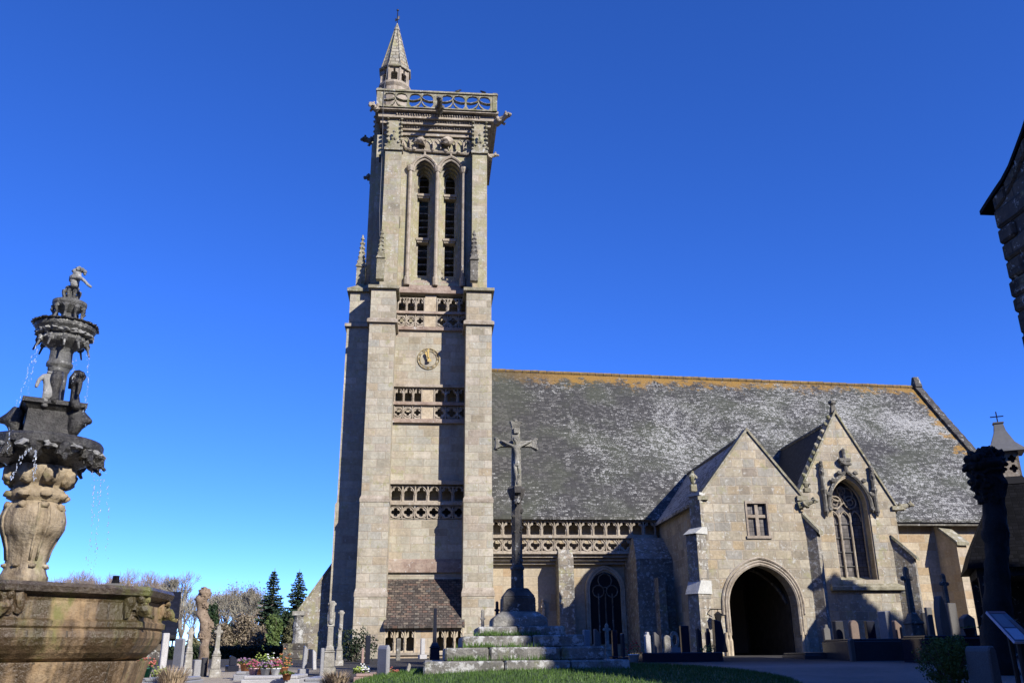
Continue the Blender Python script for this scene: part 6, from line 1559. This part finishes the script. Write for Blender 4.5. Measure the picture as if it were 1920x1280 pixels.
for (px, Y, pyt, sp, mt, sd), lb in zip(BT, labs): bare_tree(px, Y*1.75, pyt, sp, lb, sd, mt, mult=2.7, rad=.02)
EXT = [(128, 140, 1076, 'thin brown treetop above the middle of the fountain basin'), (170, 150, 1070, 'hazy brown bare tree between two others above the basin'), (212, 145, 1066, 'wispy bare treetop directly above the chimney'),
       (258, 150, 1072, 'wispy reddish bare tree above the right half of the slate house'), (305, 140, 1082, 'small bare tree just above the right end of the slate house'), (325, 130, 1110, 'thin low bare tree beside the edge of the slate house'),
       (410, 125, 1108, 'low grey bare tree between the pollard and the olive-brown tree'), (432, 120, 1098, 'grey bare tree overlapping the left of the olive-brown tree'), (462, 122, 1096, 'grey-brown bare tree overlapping the right of the olive-brown tree'), (486, 125, 1122, 'low bare tree touching the left of the taller fir'), (370, 125, 1125, 'low bare tree behind the pollard trunk')]
for i, (px, Y, pyt, lb) in enumerate(EXT): bare_tree(px, Y, pyt, .85, lb, 70+i, 'twig' if px < 320 else 'twig_grey', mult=2.75, rad=.018, leafmat='brush' if px > 400 else None, nl=1)
bare_tree(343, 95, 1068, .8, 'large pale grey bare tree with spreading limbs between the slate house and the pollard', 11, 'twig_grey', depth=6, rad=.028)
bare_tree(446, 108, 1090, .85, 'olive-brown bare tree with dense twigs right of the pollard', 13, 'twig_grey', depth=6, leafmat='brush', nl=2)
bare_tree(420, 114, 1104, .85, 'smaller brown bare tree behind the pollard', 14, 'twig_grey', depth=6)
bare_tree(474, 112, 1110, .85, 'brown bare tree left of the dark firs', 15, 'twig', depth=6, leafmat='brush', nl=2)
bare_tree(398, 118, 1116, .7, 'thin bare tree just right of the pollard head', 16, 'twig', depth=5)
# firs
def fir(px, Y, pyt, wpx, label, seed):
    X = xt(px, 1100, Y); zb = g(Y); ztp = zt(pyt, Y, px); H = ztp-zb; k = Vector((X, Y, 0)).dot(FWD)/FPX; R = wpx*k/2; rr = random.Random(seed)
    t = thing('fir_tree', label, 'tree', (X, Y, zb), 'dark firs behind the hedge'); tr_ = MB(); tr_.tube([(X, Y, zb-.2), (X, Y, zb+H*.5), (X, Y, ztp)], [.38, .22, .02], 7); tr_.build('trunk', M['bark'], t)
    mb = MB(); nw_ = 34
    for w in range(nw_):
        f = w/nw_; z = zb+H*(.08+.9*f); r = R*(1-f)**.8*rr.uniform(.7, 1.12)+.15
        for b in range(9 if f < .8 else 6):
            if rr.random() < .12: continue
            a = rr.random()*2*pi; L = r*rr.uniform(.6, 1.15); d = Vector((cos(a), sin(a), 0)); s = Vector((-sin(a), cos(a), 0))
            n = max(5, int(L*13))
            for i in range(n):
                u = (i+.3)/n; p = Vector((X, Y, z))+d*L*u+Vector((0, 0, -.28*L*u+.25*L*u*u)); wd = (.32*L*(1-u)+.12)
                for sg in (-1, 1):
                    l = wd*rr.uniform(.6, 1.2); tip = p+s*sg*l+d*l*.55+Vector((0, 0, rr.uniform(-.2, .03))); q = d*.08+Vector((0, 0, rr.gauss(0, .05)))
                    mb.add([p-q, p+q, tip+q*.4, tip-q*.4], [(0, 1, 2, 3)])
    mb.build('crown', M['needles'], t)
fir(513, 100, 1064, 92, 'taller dark fir standing behind the hedge, left of the pair', 1)
fir(560, 104, 1066, 82, 'slimmer grey-green fir right of the taller fir, next to the sloping wall', 2)
def big_bush(px, Y, pyt, wpx, mat, label, seed, n=3800, s=.12, name='shrub'):
    X = xt(px, 1200, Y); zt_ = zt(pyt, Y, px); h = (zt_-g(Y)); k = Vector((X, Y, 0)).dot(FWD)/FPX; rr = random.Random(seed)
    t = thing(name, label, 'shrub', (X, Y, g(Y)), 'shrubs behind the hedge'); mb = MB(); w = wpx*k/2
    for i in range(9):
        mb_c = (X+rr.gauss(0, w*.35), Y+rr.gauss(0, .5), g(Y)+h*rr.uniform(.25, .85)); leaves_cloud(mb, mb_c, (w*.5, 1.4, h*.24), n//9, s*1.7, rr)
    leaves_cloud(mb, (X, Y, g(Y)+h*.8), (w*.4, 1.0, h*.2), n//6, s*1.7, rr); mb.build('leaves', M[mat], t)
    st_ = MB()
    for i in range(6): st_.tube([(X+rr.gauss(0, .2), Y, g(Y)-.1), (X+rr.gauss(0, w*.4), Y+rr.gauss(0, .4), g(Y)+h*.85)], [.06, .015], 4)
    st_.build('stems', M['bark'], t)
big_bush(511, 88, 1150, 30, 'ivy', 'bright green ivy-clad shrub below the firs', 1, 3000, .10)
big_bush(545, 90, 1160, 40, 'olive', 'olive-brown shrub between ivy and the sloping wall', 2, 3000, .10)
big_bush(478, 91, 1172, 46, 'brush', 'brown brushwood behind the hedge below the bare trees', 3, 3400, .09)
big_bush(430, 94, 1170, 60, 'olive', 'dark olive undergrowth right of the pollard', 4, 4200, .10)
big_bush(396, 97, 1128, 30, 'evergreen', 'dark evergreen shrub directly behind the pollard', 5, 3600, .10)
big_bush(455, 93, 1150, 70, 'brush', 'tangled brown thicket filling the gap left of the firs', 8, 5000, .08)
big_bush(415, 92, 1168, 60, 'brush', 'tangled brown thicket right behind the lichened pedestal cross', 9, 4200, .08)
big_bush(535, 95, 1140, 60, 'evergreen', 'dark evergreen mass between the two fir trunks', 10, 4000, .1)
big_bush(362, 88, 1196, 50, 'olive', 'low olive scrub between pollard and the pale bare tree', 6, 3000, .09)
# slate-roofed house on the left
def left_house():
    Y = 36.0; c0 = at(331, 1190, Y); c1 = at(331, 1109, Y+3.0)           # eaves and ridge corner seen in line
    d = Vector((c0.x, c0.y, 0)).normalized(); e = Vector((-d.y, d.x, 0)); ez, rz = c0.z, c1.z
    ml = Matrix(((-e.x, d.x, 0, c0.x), (-e.y, d.y, 0, c0.y), (0, 0, 1, 0), (0, 0, 0, 1)))   # local x to the right along the house, y away
    t = thing('slate_house', 'low house with a big blue-black slate roof and grey chimney behind the fountain', 'house', (c0.x, c0.y, g(Y)))
    L = 16; mb = MB(ml); mb.box(-L+.2, -.25, .3, 5.8, g(Y)-.2, ez); mb.prism([(.3, ez), (5.8, ez), (3.0, rz-.2)], -L+.2, -.25, lambda u, dd, w: (dd, u, w)); mb.build('wall', M['stone_dark'], t)
    rf_ = MB(ml); rf_.hexa([(-L, 0, ez-.12), (0, 0, ez-.12), (0, 3.0, rz-.12), (-L, 3.0, rz-.12), (-L, 0, ez), (0, 0, ez), (0, 3.0, rz), (-L, 3.0, rz)])
    rf_.hexa([(-L, 6.2, ez-.12), (0, 6.2, ez-.12), (0, 3.0, rz-.122), (-L, 3.0, rz-.122), (-L, 6.2, ez), (0, 6.2, ez), (0, 3.0, rz-.002), (-L, 3.0, rz-.002)])
    ro_ = rf_.build('roof', M['slate_plain'], t)
    q = at(213, 1095, Y+1.8); u = (Vector((q.x, q.y, 0))-Vector((c0.x, c0.y, 0))).dot(-e); k = Vector((q.x, q.y, 0)).length
    z1, z2, z3 = zt(1096, q.y, 213), zt(1092, q.y, 213), zt(1077, q.y, 213); c = MB(ml)
    c.box(u-.26, u+.26, 2.8, 3.2, rz-.5, z1); c.box(u-.31, u+.31, 2.74, 3.26, z1, z2); c2 = MB(ml); c2.lathe([(.17, z2), (.13, z2+.15), (.13, z3)], u+.03, 3.0, 8)
    c.build('chimney', M['gran_mid'], ro_); c2.build('chimney_pot', M['slate_black'], ro_)
left_house()
# ================================================================ right side
def tall_house():
    X, YN, YS, XE = 10.0, 13.31, 8.2, 27.0; ze = 9.05; zr = 11.2; ym = (YN+YS)/2
    t = thing('gabled_house', 'tall dark stone gable with slate eaves, cut by the right edge of the picture', 'house', (X, ym, g(ym)))
    mb = MB(); mb.box(X+.02, XE, YS, YN-.04, -.2, ze-.1); mb.prism([(YS, ze-.1), (YN-.04, ze-.1), (ym, zr-.1)], X+.02, XE, lambda u, d, w: (d, u, w)); mb.build('wall', M['stone_dark'], t)
    rr = random.Random(9); q = MB(); z = .2; i = 0
    while z < ze-.25:
        h = rr.uniform(.26, .42); j = rr.uniform(-.03, .012); L = rr.choice((.45, .8)) if i % 2 else rr.choice((.8, 1.0))
        q.box(X-.03+rr.uniform(-.02, .02), X+(.9 if i % 2 else .45), YN-L, YN+j, z+.012, z+h-.012); z += h; i += 1
    q.build('quoins', M['stone_dark'], t, bevel=.04)
    rf_ = MB()
    RP = [(ym, 11.35), (12.18, 9.95), (12.36, 9.80), (12.7, 9.53), (12.92, 9.42), (13.28, 9.30), (13.68, 9.14)]
    def zroof(y):
        y = ym+abs(y-ym)
        for (a, za), (b, zb) in zip(RP, RP[1:]):
            if y <= b: return za+(zb-za)*(y-a)/(b-a)
        return 9.1
    N = 12
    for s in (1, -1):
        for k in range(N):
            a, b = k/N*1.13, (k+1)/N*1.13; ya, yb = ym+s*a*(YN-ym), ym+s*b*(YN-ym); za, zb = zroof(ya)-.04, zroof(yb)-.04
            rf_.hexa([(X-.04, ya, za-.02), (XE, ya, za-.02), (XE, yb, zb-.02), (X-.04, yb, zb-.02), (X-.04, ya, za+.06), (XE, ya, za+.06), (XE, yb, zb+.06), (X-.04, yb, zb+.06)])
    rf_.build('roof', M['slate_black'], t)
    c = MB()
    for s in (1, -1):
        for k in range(7):
            a, b = k/7, (k+.95)/7; ya, yb = ym+s*a*(YN-ym), ym+s*b*(YN-ym)
            c.hexa([(X-.02, ya, zroof(ya)-.32), (X+.34, ya, zroof(ya)-.32), (X+.34, yb, zroof(yb)-.32), (X-.02, yb, zroof(yb)-.32), (X-.02, ya, zroof(ya)-.07), (X+.34, ya, zroof(ya)-.07), (X+.34, yb, zroof(yb)-.07), (X-.02, yb, zroof(yb)-.07)])
    c.build('gable_coping', M['stone_dark'], t, bevel=.03)
tall_house()
def shrine():
    Y = 27.0; cx = xt(1912, 1000, Y); c = Vector((cx, Y, g(Y))); rot = radians(-28)
    t = thing('shrine', 'small open stone shrine with flared slate roof and little bell turret at right', 'shrine', c)
    ml = Matrix.Translation(c) @ Matrix.Rotation(rot, 4, 'Z'); ze = zt(1062, Y, 1800)-c.z; zt0 = zt(905, Y, 1900)-c.z; W = 1.55
    mb = MB(ml)
    for sx in (-1, 1):
        for sy in (-1, 1): mb.frust(sx*(W-.2), sy*(W-.2), .2, .2, -.1, .17, .17, ze-.35)
    mb.box(-W, W, -W, W, ze-.35, ze-.05); mb.box(-W, W, W-.3, W-.05, -.1, ze-.36); mb.box(-W, W, -W, -W+.25, -.1, .75); mb.box(-W, -W+.25, -W+.26, W-.31, -.1, .75)
    mb.build('wall', M['stone_black'], t)
    rf_ = MB(ml); hz_ = zt0-ze; prof_ = [(2.55, ze-.12), (2.52, ze-.04), (2.2, ze+.2*hz_), (1.85, ze+.38*hz_), (1.5, ze+.55*hz_), (1.0, ze+.8*hz_), (.5, zt0+.05)]
    rf_.lathe(prof_, 0, 0, 4, pi/4); ro_ = rf_.build('roof', M['slate_black'], t)
    z1 = zt(850, Y, 1898)-c.z; z2 = zt(796, Y, 1893)-c.z; hw = .36
    b = MB(ml); b.frust(0, 0, hw+.12, hw+.12, zt0-.1, hw, hw, zt0+.15); b.box(-hw+.1, hw-.1, -hw+.1, hw-.1, zt0, z1); b.build('turret_core', M['dark'], ro_)
    for k in range(4):
        m2 = ml @ Matrix.Rotation(k*pi/2, 4, 'Z'); pn = MB(m2); zz0, zz1 = zt0+.15, z1; u = .13
        holes = [quat(s*hw*.45, (zz0+zz1)/2+q, .15) for s in (-1, 1) for q in (-.16, .16)]
        pn.panel(rect(-hw, hw, zz0, zz1), holes, -hw, -hw+.07); pn.build('turret_tracery', M['trim'], ro_)
    b = MB(ml); b.lathe([((hw+.22)*1.414, z1-.02), ((hw+.2)*1.414, z1+.05), (hw*.95*1.414, z1+.3), (.17*1.414, z2-.25), (.13*1.414, z2), (.16*1.414, z2+.02), (.16*1.414, z2+.06)], 0, 0, 4, pi/4); b.build('turret_cap', M['lead'], ro_)
    z3 = zt(772, Y, 1884)-c.z; b = MB(ml); b.tube([(0, 0, z2), (0, 0, z3)], .02, 5); b.tube([(-.2, 0, z3-.17), (.2, 0, z3-.17)], .02, 5); b.build('cross', M['metal'], ro_)
shrine()
def info_panel():
    Y = 11.0; a = at(1850, 1146, Y); t = thing('information_panel', 'tilted information panel on dark metal legs at the lower right edge', 'information panel', (a.x+.3, Y, g(Y)))
    TL, TR, BR, BL = at(1849, 1145, 11.6), at(1883, 1145, 11.9), at(1945, 1202, 11.0), at(1903, 1202, 10.7)
    n = (TR-TL).cross(BL-TL).normalized(); n = n if n.z > 0 else -n
    def q(u, v, h): return TL.lerp(TR, u).lerp(BL.lerp(BR, u), v)+n*h
    mb = MB(); mb.hexa([q(0, 0, -.03), q(1, 0, -.03), q(1, 1, -.03), q(0, 1, -.03), q(0, 0, 0), q(1, 0, 0), q(1, 1, 0), q(0, 1, 0)]); bd = mb.build('panel', plain('panel_frame_blue', (.35, .38, .48), .5), t)
    def patch(u0, u1, v0, v1, h, mat, nm): m_ = MB(); m_.hexa([q(u0, v0, h-.003), q(u1, v0, h-.003), q(u1, v1, h-.003), q(u0, v1, h-.003), q(u0, v0, h), q(u1, v0, h), q(u1, v1, h), q(u0, v1, h)]); m_.build(nm, mat, bd)
    patch(.03, .97, .015, .985, .004, plain('panel_field', (.09, .09, .13), .5), 'printed_field')
    patch(.06, .94, .02, .09, .008, plain('panel_red', (.22, .05, .05), .5), 'title_band'); patch(.08, .66, .12, .56, .008, plain('panel_picture', (.20, .19, .22), .5), 'picture'); patch(.08, .66, .6, .95, .008, plain('panel_text', (.5, .53, .62), .5), 'text_block')
    patch(.72, .94, .32, .9, .008, plain('panel_brown', (.16, .07, .05), .5), 'side_column')
    lg = MB()
    for u in (.3, .8):
        for v in (.6, .9): p = q(u, v, -.03); lg.tube([p, (p.x+.02, p.y, g(Y)-.1)], .03, 6)
    p0, p1 = q(.3, .9, -.03), q(.8, .6, -.03); 
    for k in range(4): z0 = .9+.15*k; lg.tube([(p0.x, p0.y, z0), (p1.x, p1.y, z0+.1)], .012, 4)
    lg.build('legs', M['metal'], t)
info_panel()
headstone(1852, 1300, 1210, 46, 'taper', 'gran_mid', 'grey granite stele with rounded shoulders between the clipped bush and the information panel', Y=12.6, yaw=.35, th=.4, plinth=False)
# birds on the parapet
def bird(px, py, Y, label, yaw):
    p = at(px, py, Y); p.z = zpb+.12; t = thing('bird', label, 'bird', p, 'birds perched on the parapet'); ml = Matrix.Translation(p) @ Matrix.Rotation(yaw, 4, 'Z')
    v, f = skin_mesh([(-.17, 0, .08, .02), (-.07, 0, .11, .06), (.03, 0, .15, .075), (.09, 0, .22, .045), (.12, 0, .25, .045), (.19, 0, .245, .012)], [(0, 1), (1, 2), (2, 3), (3, 4), (4, 5)]); mb = MB(ml); mb.add(v, f)
    mb.tube([(.0, .03, .1), (.01, .03, -.01)], .01, 4); mb.tube([(.0, -.03, .1), (.01, -.03, -.01)], .01, 4); mb.build('body', plain('black_feathers', (.015, .015, .018), .5), t, True)
bird(859, 177, 37.45, 'small black bird perched at the middle of the tower parapet', .4); bird(906, 180, 37.45, 'small black bird perched near the right end of the tower parapet', 2.6)
# unseen evergreens on the right; the row is added to shade the churchyard
def evergreen(x, y, h, r, label, seed, n=5000, z0=.0):
    t = thing('shade_evergreen', label, 'tree', (x, y, g(y)), 'evergreens on the right'); rr = random.Random(seed); tr_ = MB(); tr_.tube([(x, y, g(y)-.2), (x, y, g(y)+h*.9)], [.3, .05], 8); tr_.build('trunk', M['bark'], t)
    mb = MB()
    for i in range(n):
        f = rr.random()**.8; z = g(y)+z0+(h-z0)*f; R = r*min(1, (1-f)*2.2)**.7*(1+.25*noise.noise(Vector((f*6, seed, 0)))); a = rr.random()*2*pi; q = R*sqrt(rr.random()); p = Vector((x+q*cos(a), y+q*sin(a), z))
        d = Vector((rr.gauss(0, 1), rr.gauss(0, 1), rr.gauss(0, 1))).normalized(); e = d.orthogonal().normalized(); o = d.cross(e); s = rr.uniform(.35, .7)
        mb.add([p-e*s*.5, p+o*s*.6, p+e*s*.5, p-o*s*.6], [(0, 1, 2, 3)])
    mb.build('crown', M['evergreen'], t)
evergreen(12.5, 6.4, 13.7, 1.75, 'columnar evergreen just outside the right edge, nearest to the house', 1, 4000)
EV = [(29, 19.5, 14.6, 3.2, 'broad evergreen added outside the right edge for its shade, nearest to the shrine'), (33, 17.0, 15.0, 3.4, 'second evergreen from the shrine, added outside the right edge for its shade'),
      (17.5, 5.0, 17.5, 3.0, 'tall unseen evergreen added for shade south of the gabled house, next to the columnar one'), (22, 5.0, 20.8, 3.3, 'tall unseen evergreen added for shade south of the gabled house, second from its gable'),
      (27, 5.5, 20.8, 3.4, 'tall unseen evergreen added for shade south of the gabled house, at its far end'), (32, 6.0, 18.0, 3.4, 'tall unseen evergreen added for shade beyond the far end of the gabled house'), (37, 8.0, 17.5, 3.4, 'outermost unseen evergreen added for shade, farthest from the gabled house')]
for i, (x, y, h, r, lb) in enumerate(EV): evergreen(x, y, h, r, lb, i+2, 6500)
